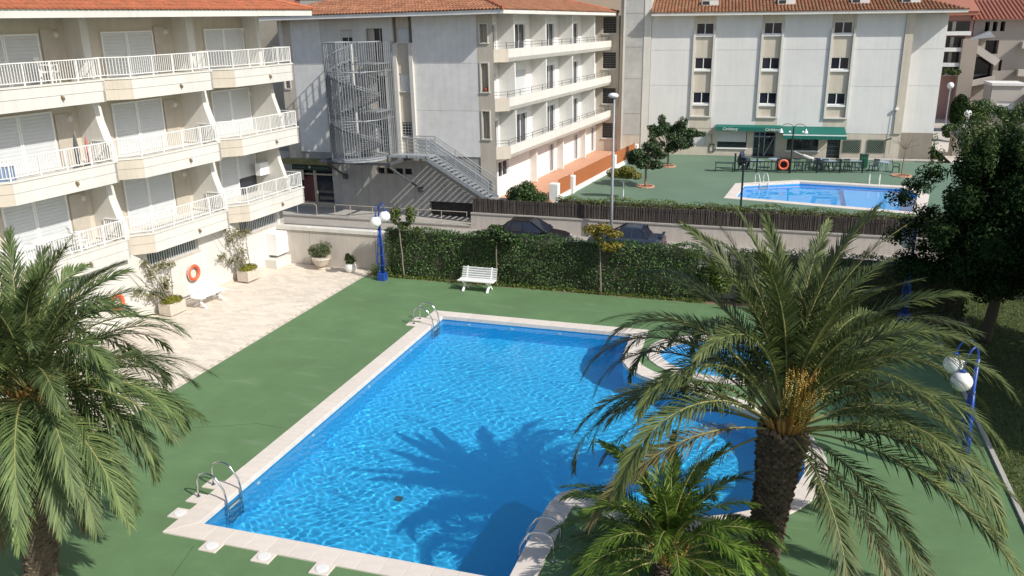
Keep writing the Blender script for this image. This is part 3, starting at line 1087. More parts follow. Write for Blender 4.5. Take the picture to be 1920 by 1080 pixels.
# meter cabinet
cb = MB().bbox(GW + 0.003, GW + 0.52, 31.0, 32.2, 0.55, 1.55, 0.01).build('meter_cabinet', WHITEP, B1)
MB().box(GW + 0.521, GW + 0.535, 31.03, 31.59, 0.58, 1.52).build('cabinet_door', WHITEP, cb)
MB().box(GW + 0.521, GW + 0.535, 31.61, 32.17, 0.58, 1.52).build('cabinet_door', WHITEP, cb)
MB().bbox(GW + 0.003, GW + 0.62, 30.7, 32.33, -0.1, 0.42, 0.01).build('masonry_bench', CREAM, B1)
# eaves and roof
MB().box(-31, -22.95, 4, 34.12, 10.95, 11.0).build('eaves_soffit', CREAM, B1)
MB().box(-22.95, -22.90, 4, 34.15, 10.93, 11.17).build('eaves_fascia', CREAM, B1)
MB().box(-31, -22.95, 34.12, 34.17, 10.93, 11.17).build('eaves_fascia', CREAM, B1)


def tile_field(name, parent, org, du, dv, nu, lv, z0, slope, m, pitch=0.22, eave=True, hipL=None, hipR=None, rows=None, seg=5, rad_=0.085, piece=0, kindname='roof_tiles'):
    """barrel tiles: columns along du (eave direction), rising along dv. hipL/hipR: column start limits lv as a function."""
    ou, ov = Vector(org), Vector(dv).normalized()
    uu = Vector(du).normalized()
    up_ = Vector((0, 0, 1))
    ca, sa = math.cos(slope), math.sin(slope)
    rise = ov * ca + up_ * sa
    nrm = up_ * ca - ov * sa
    m1 = MB()
    cols = int(nu / pitch)
    tl = 0.42
    for i in range(cols + 1):
        u = i * pitch
        Lm = lv(u)
        if Lm < 0.05:
            continue
        n_t = max(1, int(math.ceil(Lm / tl)))
        if rows:
            n_t = min(n_t, rows)
        for j in range(n_t):
            s0 = j * tl
            s1 = min(s0 + tl + 0.03, Lm)
            if s1 <= s0:
                continue
            c0 = ou + uu * (u + random.uniform(-.006, .006)) + rise * s0 + up_ * z0 + nrm * 0.018
            c1 = ou + uu * (u + random.uniform(-.006, .006)) + rise * s1 + up_ * z0
            vs, fs = [], []
            for c, r in ((c0, rad_), (c1, rad_ * 0.86)):
                for k in range(seg + 1):
                    t = PI * k / seg
                    vs.append(c + uu * math.cos(t) * r + nrm * (math.sin(t) * r * 0.85))
            for k in range(seg):
                fs.append((k, seg + 1 + k, seg + 2 + k, k + 1))
            fs.append(tuple(range(seg, -1, -1)))
            if j == 0 and piece > 0:
                piece -= 1
                q = MB().add(vs, fs)
                q.build('roof_tile', m, parent)
            else:
                m1.add(vs, fs)
    if m1.v:
        m1.build(name, m, parent, kind='stuff')


sl1 = rad(16)
# roof slab under the tiles (hip at the far end)
zE = 11.175
W1 = 7.0
roofv = [(-22.86, 4, zE), (-22.86, 34.2, zE), (-22.86 - W1, 34.2 - W1, zE + W1 * math.tan(sl1)), (-22.86 - W1, 4, zE + W1 * math.tan(sl1)),
         (-22.86 - 2 * W1, 34.2, zE)]
rf = MB().add(roofv, [(0, 1, 2, 3), (1, 4, 2)]).build('roof', TILEO, B1)
tile_field('roof_tiles', rf, (-22.84, 8.0, 0), (0, 1, 0), (-1, 0, 0), 26.2, lambda u: min(W1, 26.2 - u) / math.cos(sl1), zE - 0.005, sl1, TILE, rows=16, piece=118)
tile_field('roof_tiles', rf, (-22.9, 34.22, 0), (-1, 0, 0), (0, -1, 0), 7.0, lambda u: min(u, 7) / math.cos(sl1), zE - 0.005, sl1, TILE, rows=14)
m = MB()
for k in range(17):
    t0, t1 = k * 0.4, k * 0.4 + 0.44
    a = Vector((-22.86 - t0, 34.2 - t0, zE + t0 * math.tan(sl1) + 0.07))
    b = Vector((-22.86 - t1, 34.2 - t1, zE + t1 * math.tan(sl1) + 0.05))
    m.tube([a, b], [0.10, 0.085], 7)
m.build('hip_tiles', TILE, rf, kind='stuff')


# things standing on the left balconies (world positions through the building frame)
def b1w(n, v, z):
    c, s = math.cos(rad(4)), math.sin(rad(4))
    return (n * c + v * s, -n * s + v * c, z - 0.30 + v * math.sin(rad(0.52)))


def plastic_chair(m, label, loc, rz, group=None, name='plastic_chair', arms=True):
    t = thing(name, label, 'chair', loc, rz, group)
    for sx in (-1, 1):
        for sy in (-1, 1):
            MB().bar((sx * 0.24, sy * 0.23, 0), (sx * 0.20, sy * 0.19, 0.42), 0.045).build('leg', m, t)
    MB().prism([(-0.25, -0.24), (0.25, -0.24), (0.23, 0.22), (-0.23, 0.22)], 0.40, 0.44, inset=0.012).build('seat', m, t)
    bk = MB()
    for k in range(6):
        x = -0.19 + 0.076 * k
        bk.bar((x, 0.21, 0.42), (x * 1.05, 0.31, 0.84), 0.045, 0.015, (0, 1, 0))
    bk.bar((-0.24, 0.315, 0.85), (0.24, 0.315, 0.85), 0.03, 0.07, (0, 0, 1))
    bk.build('backrest', m, t)
    if arms:
        for sx in (-1, 1):
            MB().bar((sx * 0.26, -0.22, 0.64), (sx * 0.26, 0.27, 0.66), 0.05, 0.025).bar((sx * 0.25, -0.2, 0.42), (sx * 0.26, -0.2, 0.63), 0.035).build('armrest', m, t)
    return t


def round_table(m, label, loc, r=0.42, h=0.72, group=None, name='round_table'):
    t = thing(name, label, 'table', loc, 0, group)
    MB().lathe([(r - 0.02, h - 0.045), (r, h - 0.035), (r, h - 0.01), (r - 0.02, h)], (0, 0, 0), 20).build('table_top', m, t)
    for k in range(4):
        a = PI / 4 + k * PI / 2
        MB().bar((math.cos(a) * r * 0.8, math.sin(a) * r * 0.8, 0), (math.cos(a) * r * 0.45, math.sin(a) * r * 0.45, h - 0.05), 0.04).build('leg', m, t)
    return t


fl = LEDGE[2] - 0.09
plastic_chair(WHITEP, 'white plastic garden chair beside the table on the lowest left balcony', b1w(-24.35, 21.2, fl), rad(150))
t = thing('garden_table', 'white oval garden table on the lowest left balcony', 'table', b1w(-24.4, 20.1, fl), rad(86))
MB().lathe([(0.68, 0.68), (0.70, 0.69), (0.70, 0.71), (0.68, 0.72)], (0, 0, 0), 24, 1.0, 0.62).build('table_top', WHITEP, t)
for sx in (-1, 1):
    for sy in (-1, 1):
        MB().bar((sx * 0.5, sy * 0.28, 0), (sx * 0.36, sy * 0.2, 0.69), 0.05).build('leg', WHITEP, t)
t = thing('storage_bench', 'white boxed bench in the corner of the lowest left balcony', 'bench', b1w(-24.5, 18.9, fl), rad(86))
MB().bbox(-0.4, 0.4, -0.3, 0.3, 0, 0.62, 0.015).build('box', WHITEP, t)
MB().bbox(-0.42, 0.42, -0.32, 0.32, 0.624, 0.67, 0.01).build('lid', WHITEP, t)
fl = LEDGE[1] - 0.09
t = thing('washing_basket', 'blue and white laundry basket behind the railing of the middle left balcony', 'basket', b1w(-24.5, 18.7, fl), rad(86))
BLUEC = mat('blue cloth', (0.20, 0.28, 0.42), 0.8, 0.1, 8)
MB().bbox(-0.45, 0.45, -0.25, 0.25, 0, 0.5, 0.02).build('basket', BLUEC, t)
MB().bbox(-0.42, 0.42, -0.22, 0.22, 0.501, 0.56, 0.02).build('laundry', WHITEP, t)


def folded_parasol(label, loc, cm, h=1.2, r=0.07):
    t = thing('folded_parasol', label, 'parasol', loc, group='folded parasols on the left balconies')
    MB().tube([(0, 0, 0), (0.05, 0.03, h + 0.12)], 0.014, 6).build('pole', STEEL, t)
    MB().lathe([(0.02, 0.12), (r, 0.2), (r * 1.1, h * 0.5), (r * 0.6, h * 0.85), (0.02, h)], (0.02, 0.01, 0), 9).build('canopy', cm, t)
    MB().lathe([(0.16, 0), (0.16, 0.04), (0.04, 0.07)], (0, 0, 0), 12).build('base', STEELD, t)


folded_parasol('folded black parasol behind the middle left railing', b1w(-24.4, 21.65, fl), STEELD, 1.15, 0.09)
folded_parasol('folded pink parasol leaning behind the middle left railing', b1w(-24.4, 22.1, fl), mat('pink cloth', (0.50, 0.16, 0.12), 0.8, 0.1, 8), 1.0, 0.07)
plastic_chair(WHITEP, 'white chair standing behind the top left railing', b1w(-24.5, 21.2, LEDGE[0] - 0.09), rad(120))
ac = thing('air_conditioner', 'small white air conditioner with a round dark fan on the lowest right balcony wall', 'air conditioner', b1w(-24.9, 32.0, LEDGE[2] + 1.0), rad(-94))
MB().bbox(-0.4, 0.4, 0, 0.28, -0.28, 0.28, 0.015).build('housing', WHITEP, ac)
m = MB()
m.lathe([(0.2, 0), (0.21, 0.02), (0.19, 0.03)], (0, 0, 0), 18)
q = m.build('fan_grille', STEELD, ac, loc=(-0.08, -0.003, 0))
q.rotation_euler = (rad(90), 0, 0)

# ================================================================== MIDDLE BUILDING WITH THE FIRE ESCAPE
# local frame: x = right along the street front, y = away from the street
B2 = thing('apartment_building', 'grey white block with spiral fire escape in front and long balconies on its sunny side', 'building', (-16.3, 48.3, 0))
B2.rotation_euler = (0, rad(-0.8), rad(-4))
EV = 11.06
fholes = [(-0.60, -0.15, 9.50, 10.5), (-0.60, -0.15, 6.72, 8.33), (-0.60, -0.15, 3.99, 5.59)]
MB().wall(-0.82, 0.2, -1.2, EV, 0.004, fholes, 0.22).build('corner_pier', BEIGE, B2)
for a, b, c, d in fholes:
    MB().box(a - 0.08, a, -0.035, 0.05, c - 0.06, d + 0.06).box(b, b + 0.06, -0.035, 0.05, c - 0.06, d + 0.06).box(a, b, -0.035, 0.05, d, d + 0.06).build('slot_frame', CREAM, B2)
    MB().box(a - 0.10, b + 0.10, -0.06, 0.2, c - 0.09, c - 0.01).build('sill', CREAM, B2)
    MB().box(a, b, 0.23, 0.24, c, d).build('slot_back', CREAMD, B2)
MB().lathe([(0.03, 0), (0.13, 0.03), (0.15, 0.14), (0.09, 0.24), (0.02, 0.27)], (-0.36, 0.1, 6.72), 10).build('clay_pot', mat('clay', (0.30, 0.07, 0.04), 0.8, 0.1, 8), B2)
# white rough panels: one per storey, shallow joints
zj = [2.86, 5.6, 8.34, EV]
for (xa, xb) in ((-4.99, -0.825), (-13.55, -11.4)):
    z0 = 2.86
    for z1 in zj[1:]:
        MB().box(xa, xb, 0.0, 0.25, z0 + 0.006, z1 - 0.006).build('wall_panel', GREYW, B2)
        z0 = z1
MB().box(-13.6, -0.70, 0.31, 0.41, 2.5, EV).build('wall_core', CREAMD, B2)
up_holes = [(-9.92, -9.09, 9.50, 10.40), (-8.10, -7.01, 8.4, 10.42), (-8.10, -7.01, 5.65, 7.66), (-7.9, -7.0, 2.95, 5.05), (-8.10, -7.01, 8.4, 10.42)]
MB().wall(-11.4, -6.3, 2.86, EV, 0.0, up_holes, 0.3).build('stair_wall', CREAM, B2)
MB().box(-9.92, -9.09, 0.24, 0.28, 9.50, 9.92).build('window', GLASS, B2)
MB().box(-9.92, -9.09, 0.16, 0.2, 9.93, 10.40).build('roller_blind', CREAM, B2)
MB().box(-9.525, -9.485, 0.2, 0.25, 9.50, 9.92).build('window_frame', WHITEP, B2)
for (a, b, c, d) in ((-8.10, -7.01, 8.4, 10.42), (-8.10, -7.01, 5.65, 7.66)):
    MB().box(a, b, 0.25, 0.29, c, d).build('stair_door', GLASS, B2)
    MB().box(a, a + 0.45, 0.18, 0.22, c, d).box(b - 0.28, b - 0.22, 0.18, 0.22, c, d).build('door_frame', DOORB, B2)
dd = MB().box(-7.9, -7.0, 0.20, 0.24, 2.95, 5.05).build('stair_door', GREENG, B2)
m = MB()
for z in (2.97, 3.45, 3.95, 4.42, 5.0):
    m.box(-7.9, -7.0, 0.14, 0.19, z - 0.03, z + 0.03)
for x in (-7.87, -7.03):
    m.box(x - 0.03, x + 0.03, 0.14, 0.19, 2.95, 5.05)
m.build('door_frame', STEEL, dd)
# narrow rendered bands beside the window strip
MB().box(-6.995, -6.30, -0.006, 0.2, 2.86, EV).build('wall_band', CREAM, B2)
for (a, b) in ((-6.30, -6.06), (-5.22, -4.99)):
    MB().box(a, b, -0.16, 0.2, 2.95, 9.5).build('strip_frame', CREAM, B2)
MB().wall(-6.06, -5.22, 2.86, EV, 0.05, [(-6.06 + .02, -5.24, 9.62, 10.40), (-6.04, -5.24, 6.74, 7.78), (-6.04, -5.24, 4.02, 4.86)], 0.15).build('strip_panel', BEIGE, B2)
MB().box(-6.3, -4.99, 0.0, 0.045, 9.5, 9.56).build('strip_lintel', CREAM, B2)
for (c, d, kind_) in ((9.62, 10.40, 's'), (6.74, 7.78, 's'), (4.02, 4.86, 'g')):
    if kind_ == 's':
        MB().box(-6.04, -5.24, 0.14, 0.19, c, d).build('roller_blind', SHUT, B2)
    else:
        w = MB().box(-6.04, -5.24, 0.15, 0.19, c, d).build('window', GLASS, B2)
        for k in range(5):
            z = c + 0.06 + k * 0.17
            MB().box(-6.04, -5.24, 0.06, 0.08, z - 0.012, z + 0.012).build('grille_bar', WHITEP, w)
        for x in (-5.84, -5.64, -5.44):
            MB().box(x - 0.01, x + 0.01, 0.085, 0.10, c, d).build('grille_bar', WHITEP, w)
    MB().box(-6.06, -5.22, -0.04, 0.05, c - 0.08, c - 0.005).build('sill', CREAM, B2)
# far left pier with a slot window, then the wing set back
MB().wall(-14.5, -13.56, 1.0, EV, 0.0, [(-14.3, -13.95, 6.9, 8.2)], 0.2).build('corner_pier', BEIGE, B2)
MB().box(-14.5, -13.56, 0.21, 0.4, 2.5, EV).build('wall_core', CONC, B2)
MB().box(-14.36, -13.9, -0.05, 0.1, 6.8, 6.89).box(-14.4, -14.31, -0.04, 0.1, 6.9, 8.25).box(-13.94, -13.86, -0.04, 0.1, 6.9, 8.25).build('slot_frame', CREAM, B2)
MB().box(-14.32, -14.1, -0.14, 0.0, 8.6, EV).build('pilaster', CREAM, B2)
MB().box(-26, -14.52, 2.6, 12, -1.2, EV - 0.01).build('rear_wing', CREAMD, B2)
MB().box(-14.515, -0.80, 0.42, 23.9, -1.2, EV - 0.015).build('building_core', CREAMD, B2)
# ground floor wall, set 5 cm back, with garage, shop and strip window
gh = [(-14.45, -11.38, -0.98, 2.06), (-8.12, -5.50, 1.62, 2.0), (-4.44, -1.32, -1.19, 0.02)]
MB().wall(-26, 0.2, -1.2, 2.855, 0.05, gh, 0.35).build('ground_floor_wall', GREYL, B2)
MB().box(-4.44, -1.32, 0.39, 0.41, -1.19, 0.02).build('garage_shade_panel', mat('dark garage opening', (0.05, 0.046, 0.042), 0.9, 0.3, 3), B2)  # dark panel whose colour stands for the shade inside the open garage
lwn = MB().box(-8.12, -5.50, 0.30, 0.34, 1.62, 2.0).build('strip_window', GLASS, B2)
for x in (-8.09, -7.47, -6.81, -6.15, -5.53):
    MB().box(x - 0.05, x + 0.05, 0.10, 0.29, 1.62, 2.0).build('mullion', CREAMD, lwn)
# shop front
SHOPF = mat('dark red shop frame', (0.10, 0.018, 0.02), 0.5, 0.15, 4)
SHOPG = mat('dark green sign board', (0.006, 0.025, 0.018), 0.5, 0.1, 4)
TEAL = mat('faded sign lettering', (0.10, 0.22, 0.20), 0.6, 0.1, 4)
sf = MB().box(-14.45, -11.38, 0.30, 0.36, -0.98, 1.7).build('shop_window', GLASS, B2)
MB().box(-13.75, -12.95, 0.2, 0.28, -0.5, 1.25).build('shop_poster', SHOPF, sf)
for x in (-14.4, -12.9, -12.8, -11.43):
    MB().box(x - 0.04, x + 0.04, 0.18, 0.29, -0.98, 1.7).build('shop_frame', CREAMD, sf)
MB().box(-14.45, -11.38, 0.16, 0.29, 1.32, 1.42).build('shop_frame', CREAMD, sf)
MB().box(-14.45, -11.38, 0.10, 0.30, -0.98, -0.48).build('shop_plinth', CREAMD, sf)
sg = MB().box(-14.42, -11.42, -0.04, 0.12, 1.66, 2.05).build('shop_sign', SHOPG, B2)
m = MB()
for xs_, n_ in ((-14.3, 10), (-12.78, 12)):
    for k in range(n_):
        x = xs_ + k * 0.098
        hgt = 0.11 if k % 4 == 0 else 0.075
        m.box(x, x + 0.022, -0.052, -0.042, 1.79, 1.79 + hgt)
        m.box(x + 0.022, x + 0.066, -0.052, -0.042, 1.79 + hgt * 0.45, 1.79 + hgt * 0.62)
        m.box(x + 0.05, x + 0.068, -0.052, -0.042, 1.79, 1.79 + hgt * 0.8)
m.build('sign_lettering', TEAL, sg)
MB().tube([(-13.02, -0.043, 1.86), (-13.02, -0.06, 1.86)], 0.10, 14).build('sign_emblem', mat('pale emblem', (0.45, 0.42, 0.36), 0.6), sg)
MB().box(-14.75, -11.15, -0.75, 0.04, 2.14, 2.42).build('shop_canopy', mat('mossy canopy edge', (0.20, 0.185, 0.075), 0.9, 0.2, 3, stain=0.25), B2)
# eaves
ex0, ex1, ey0, ey1 = -15.25, 1.22, -0.90, 24.2
MB().box(ex0, ex1, ey0, ey1, EV, EV + 0.05).build('eaves_soffit', CREAM, B2)
for (a, b, c, d) in ((ex0, ex1, ey0 - 0.06, ey0), (ex1, ex1 + 0.06, ey0 - 0.06, ey1), (ex0 - 0.06, ex0, ey0 - 0.06, 8)):
    MB().box(a, b, c, d, EV - 0.02, EV + 0.20).build('eaves_fascia', CREAM if a == ex1 else GREYW, B2)
sl2 = rad(16)
hw = 8.2
rz0 = EV + 0.215
ax0, ax1, ay0, ay1 = ex0 - 0.1, ex1 + 0.1, ey0 - 0.1, ey1
hm = (ax1 - ax0) / 2
hz = rz0 + hm * math.tan(sl2)
rf2 = MB().add([(ax0, ay0, rz0), (ax1, ay0, rz0), (ax1, ay1, rz0), (ax0, ay1, rz0), (ax0 + hm, ay0 + hm, hz), (ax0 + hm, ay1 - hm, hz)],
               [(0, 1, 4), (1, 2, 5, 4), (2, 3, 5), (3, 0, 4, 5)]).build('roof', TILEO, B2)
Wd = ax1 - ax0
tile_field('roof_tiles', rf2, (ax0, ay0 - 0.02, 0), (1, 0, 0), (0, 1, 0), Wd, lambda u: min(u, Wd - u) / math.cos(sl2), rz0 - 0.003, sl2, TILEM, rows=15, piece=76)
Wl = ay1 - ay0
tile_field('roof_tiles', rf2, (ax1 + 0.02, ay0, 0), (0, 1, 0), (-1, 0, 0), Wl, lambda u: min(u, Wl - u, hm) / math.cos(sl2), rz0 - 0.003, sl2, TILEM, rows=17)
m = MB()
for k in range(15):
    t0, t1 = k * 0.4, k * 0.4 + 0.44
    for (cx, cy, sy) in ((ax1, ay0, 1), (ax1, ay1, -1)):
        m.tube([(cx - t0, cy + sy * t0, rz0 + t0 * math.tan(sl2) + 0.07), (cx - t1, cy + sy * t1, rz0 + t1 * math.tan(sl2) + 0.05)], [0.11, 0.09], 7)
m.build('hip_tiles', TILE, rf2, kind='stuff')

# sunny side with its long balconies
XB = -0.45
for (zb, ztp) in ((8.37, 9.10), (5.57, 6.33), (2.76, 3.50)):
    ys = [0.60, 4.44, 10.24, 16.1, 21.25, 24.0]
    for a, b in zip(ys, ys[1:]):
        m = MB()
        pf = [(0.90, zb + 0.24), (0.90, ztp), (0.74, ztp), (0.74, zb + 0.30), (0.66, zb), (0.76, zb)]
        n = len(pf)
        m.add([(x, a + 0.012, z) for x, z in pf] + [(x, b - 0.012, z) for x, z in pf],
              [tuple(range(n - 1, -1, -1)), tuple(range(n, 2 * n))] + [(i, (i + 1) % n, n + (i + 1) % n, n + i) for i in range(n)])
        m.build('fascia_panel', CREAM, B2)
    MB().prism([(XB - 0.02, 0.10), (0.20, 0.10), (0.72, 0.62), (0.72, 23.65), (XB - 0.02, 23.65)], zb + 0.02, zb + 0.18).build('balcony_slab', CREAM, B2)
    MB().prism([(0.14, 0.06), (0.2, 0.03), (0.90, 0.60), (0.80, 0.66)], zb + 0.0, ztp).build('end_fascia', BEIGE, B2)
    rl_ = MB()
    for zz in (ztp + 0.17, ztp + 0.34):
        rl_.bar((0.76, 0.7, zz), (0.76, 23.65, zz), 0.025, 0.025).bar((0.15, 0.16, zz), (0.76, 0.7, zz), 0.025, 0.025)
    rr_ = rl_.build('balcony_rail', STEELD, B2)
    for y in [0.7 + 2.05 * k for k in range(12)]:
        MB().box(0.745, 0.775, y - 0.015, y + 0.015, ztp - 0.002, ztp + 0.33).build('post', STEELD, rr_)
floors = [8.55, 5.75, 2.95, 0.12]
dy = [4.97, 10.85, 16.6, 21.45]
holes = []
spec = []
for li, fz in enumerate(floors[:3]):
    for di, y in enumerate(dy):
        white = (li == 1 and di in (0, 3))
        h_ = (y, y + 2.05 - 0.03 * di, fz + 0.02, fz + 1.98)
        holes.append(h_)
        spec.append((h_, white))
    h_ = (1.2, 1.95, fz + 0.02, fz + 1.95)
    holes.append(h_)
    spec.append((h_, li == 1))
for y in (11.6, 17.6, 22.3):
    h_ = (y, y + 1.05, 0.14, 2.15)
    holes.append(h_)
    spec.append((h_, False))
h_ = (1.8, 3.5, 1.35, 2.3)
holes.append(h_)
spec.append((h_, False))
MB().wall(0.1, 23.7, -0.1, EV, XB, holes, 0.14, axis='x', sign=-1).build('side_wall', WHITE, B2)
for (a, b, c, d), white in spec:
    if white:
        w = shutter(B2, XB - 0.13, a + 0.05, b - 0.05, c, d - 0.05, slat=0.07)
        continue
    w = MB().box(XB - 0.135, XB - 0.11, a, b, c, d).build('balcony_door', GLASS, B2)
    m = MB()
    for y in (a + 0.03, (a + b) / 2, b - 0.03):
        m.box(XB - 0.10, XB - 0.05, y - 0.035, y + 0.035, c, d)
    m.box(XB - 0.10, XB - 0.05, a, b, d - 0.06, d)
    m.box(XB + 0.003, XB + 0.03, a - 0.14, a, c, d + 0.14).box(XB + 0.003, XB + 0.03, b, b + 0.14, c, d + 0.14).box(XB + 0.003, XB + 0.03, a, b, d, d + 0.14)
    m.build('frame', WHITEP, w)
for ys_ in (2.35, 8.1, 13.9, 19.6):
    for li, fz in enumerate(floors[:3]):
        zt = fz + 2.5 if li else EV - 0.01
        MB().box(XB + 0.003, 0.62, ys_ - 0.07, ys_ + 0.07, fz + 0.003 if li < 3 else 0, zt - 0.01).build('partition_wall', WHITE, B2)
    if ys_ > 3:
        MB().box(XB + 0.003, 0.05, ys_ - 0.6, ys_ - 0.42, 0.13, 2.75).build('pier', WHITE, B2)
# stair hall between this side and the tower
gz = [(9.68, 10.93), (6.88, 8.16), (4.03, 5.28), (1.18, 2.42)]
MB().wall(XB + 0.003, 1.5, -0.1, EV - 0.01, 23.7, [(0.12, 1.25, a, b) for a, b in gz], 0.2).build('end_wall', BEIGE, B2)
MB().box(-6, 1.49, 23.95, 27.9, -0.1, EV - 0.02).build('stair_hall', BEIGE, B2)
GRILL = mat('dark stair grille', (0.055, 0.052, 0.05), 0.8, 0.4, 10)
for a, b in gz:
    g_ = MB().box(0.12, 1.25, 23.88, 23.94, a, b).build('stair_grille', GRILL, B2)
    m = MB()
    for k in range(9):
        for j in range(7):
            x, z = 0.14 + 0.122 * k, a + (b - a) / 7 * j
            m.box(x, x + 0.04, 23.85, 23.875, z, z + 0.05)
    m.build('grille_lattice', CONC, g_, kind='stuff')
    MB().box(0.08, 1.29, 23.62, 23.8, a - 0.09, a - 0.01).build('sill', WHITE, g_)

# ------------------------------------------------ terrace with white wall and orange panels
tr = thing('side_terrace', 'orange tiled terrace at the foot of the long balconies', 'terrace', (-16.3, 48.3, 0), rad(-4))
MB().box(XB + 0.003, 3.1, 1.6, 23.65, -0.05, 0.10).build('terrace_floor', TERR, tr)
tf = thing('terrace_fence', 'white low wall with rust orange panels beside the green far court', 'fence')


def tfp(t):
    return Vector((-12.95, 50.3, 0)).lerp(Vector((-11.15, 69.0, 0)), t)


def seg_between(mb, a, b, w, z0, z1):
    d = (b - a).normalized()
    n_ = Vector((d.y, -d.x, 0)) * w / 2
    return mb.prism([tuple((a + n_)[:2]), tuple((b + n_)[:2]), tuple((b - n_)[:2]), tuple((a - n_)[:2])], z0, z1)


ps = [0.0, 0.16, 0.665, 1.0]
for a, b in zip(ps, ps[1:]):
    A, Bq = tfp(a + 0.022), tfp(b - 0.022)
    seg_between(MB(), A, Bq, 0.18, -0.1, 0.32).build('low_wall', WHITE, tf)
    seg_between(MB(), A, Bq, 0.05, 0.325, 1.28).build('orange_panel', RUST, tf)
for t_ in ps:
    p = tfp(t_)
    MB().bbox(p.x - 0.38, p.x + 0.16, p.y - 0.3, p.y + 0.3, -0.1, 1.12, 0.015).build('pillar', WHITE, tf)

# ------------------------------------------------ spiral fire escape and street stair (one steel structure each)
SE = thing('spiral_fire_escape', 'grey steel spiral fire escape in a cage of vertical bars on the middle building', 'fire escape')
SE.location = B2.location
SE.rotation_euler = B2.rotation_euler
ccx, ccy, R_ = -8.1, -1.78, 1.62
z0c, z1c = 2.95, 9.68
barm = MB().tube([(0, 0, 0), (0, 0, z1c - z0c)], 0.024, 5)
bme = bpy.data.meshes.new('cage_bar')
bme.from_pydata(barm.v, [], barm.f)
bme.materials.append(CAGE)
NB = 64


def oct_r(a):
    return R_ * 0.97 / math.cos((a % (PI / 4)) - PI / 8)


for k in range(NB):
    a = 2 * PI * k / NB
    if 0.15 < a < PI * 0.42:
        continue
    link('cage_bar', bme, None, SE, (ccx + oct_r(a) * math.cos(a), ccy + oct_r(a) * math.sin(a), z0c))
for k in range(9):   # flat part of the cage back to the wall
    t = k / 8
    link('cage_bar', bme, None, SE, (ccx + R_ + 0.02 + (0.02 * k), ccy + 0.15 + 1.6 * t, z0c))
for z in (z0c, z1c):
    ring = [(ccx + oct_r(2 * PI * k / 8) * math.cos(2 * PI * k / 8), ccy + oct_r(2 * PI * k / 8) * math.sin(2 * PI * k / 8), z) for k in range(8)]
    MB().tube(ring, 0.035, 6, closed=True).build('cage_ring', STEEL, SE)
for z in (5.2, 8.0):
    MB().tube([(ccx + R_ * math.cos(a), ccy + R_ * math.sin(a), z) for a in [rad(d) for d in range(-90, 31, 12)]] + [(ccx + R_ + 0.05, -0.02, z)], 0.03, 5).build('landing_edge', STEEL, SE)
MB().tube([(ccx, ccy, z0c - 0.1), (ccx, ccy, z1c - 0.1)], 0.085, 10).build('central_post', CREAM, SE)
nst = 40
tread = None
for k in range(nst):
    z = z0c + 0.15 + k * (5.6 / nst)
    a = rad(100) - k * rad(720 / nst)
    m = MB()
    da = rad(12)
    p = [(0.09 * math.cos(da * 2), 0.09 * math.sin(-da * 2)), (1.42 * math.cos(-da), 1.42 * math.sin(-da)), (1.42 * math.cos(da), 1.42 * math.sin(da)), (0.09 * math.cos(da * 2), 0.09 * math.sin(da * 2))]
    if tread is None:
        m.prism(p, 0, 0.035)
        m.bar((1.3, 0, 0.03), (1.3, 0, 0.95), 0.022)
        tread = bpy.data.meshes.new('stair_tread')
        tread.from_pydata(m.v, [], m.f)
        tread.materials.append(CAGE)
    q = link('stair_tread', tread, None, SE, (ccx, ccy, z))
    q.rotation_euler = (0, 0, a)
for rr_, zo in ((1.46, 0.0), (1.46, 0.95), (1.50, 0.12)):
    pts = []
    for k in range(nst * 2):
        z = z0c + 0.15 + k / 2 * (5.6 / nst) + zo
        a = rad(100) - k / 2 * rad(720 / nst)
        if z < z1c:
            pts.append((ccx + rr_ * math.cos(a), ccy + rr_ * math.sin(a), z))
    MB().tube(pts, 0.05 if zo < 0.5 else 0.025, 5).build('stringer' if zo < 0.5 else 'handrail', CAGE, SE)
for z in (5.68, 8.45):
    MB().prism([(ccx - 0.1, ccy), (ccx + 1.5, ccy - 0.2), (ccx + 1.55, -0.02), (ccx - 0.1, -0.02)], z - 0.06, z).build('landing', STEEL, SE)
for z in (4.25, 4.4, 4.55, 6.9, 7.05, 7.2):
    MB().tube([(ccx + (R_ - 0.04) * math.cos(a), ccy + (R_ - 0.04) * math.sin(a), z) for a in [rad(d) for d in range(180, 236, 11)]], 0.02, 5).build('guard_rail', STEEL, SE)
MB().prism([(ccx + 1.7 * math.cos(2 * PI * k / 20), ccy + 1.7 * math.sin(2 * PI * k / 20)) for k in range(20)], z0c - 0.16, z0c - 0.06).build('base_plate', STEEL, SE)
for (a, b) in (((-9.9, -2.9, 2.74), (-10.35, 0.02, 1.35)), ((-5.6, -3.0, 2.7), (-4.95, 0.02, 0.75))):
    MB().bar(a, b, 0.10).build('raking_strut', STEELD, SE)
    MB().box(b[0] - 0.14, b[0] + 0.14, -0.14, 0.045, b[2] - 0.16, b[2] + 0.16).build('strut_foot', STEELD, SE)
MB().bar((-10.2, -2.95, 2.75), (-5.3, -2.95, 2.72), 0.12, 0.16).bar((-10.1, -2.95, 2.75), (-10.1, 0, 2.75), 0.12, 0.16).bar((-5.4, -2.95, 2.75), (-5.4, 0, 2.75), 0.12, 0.16).build('bearing_beam', STEELD, SE)

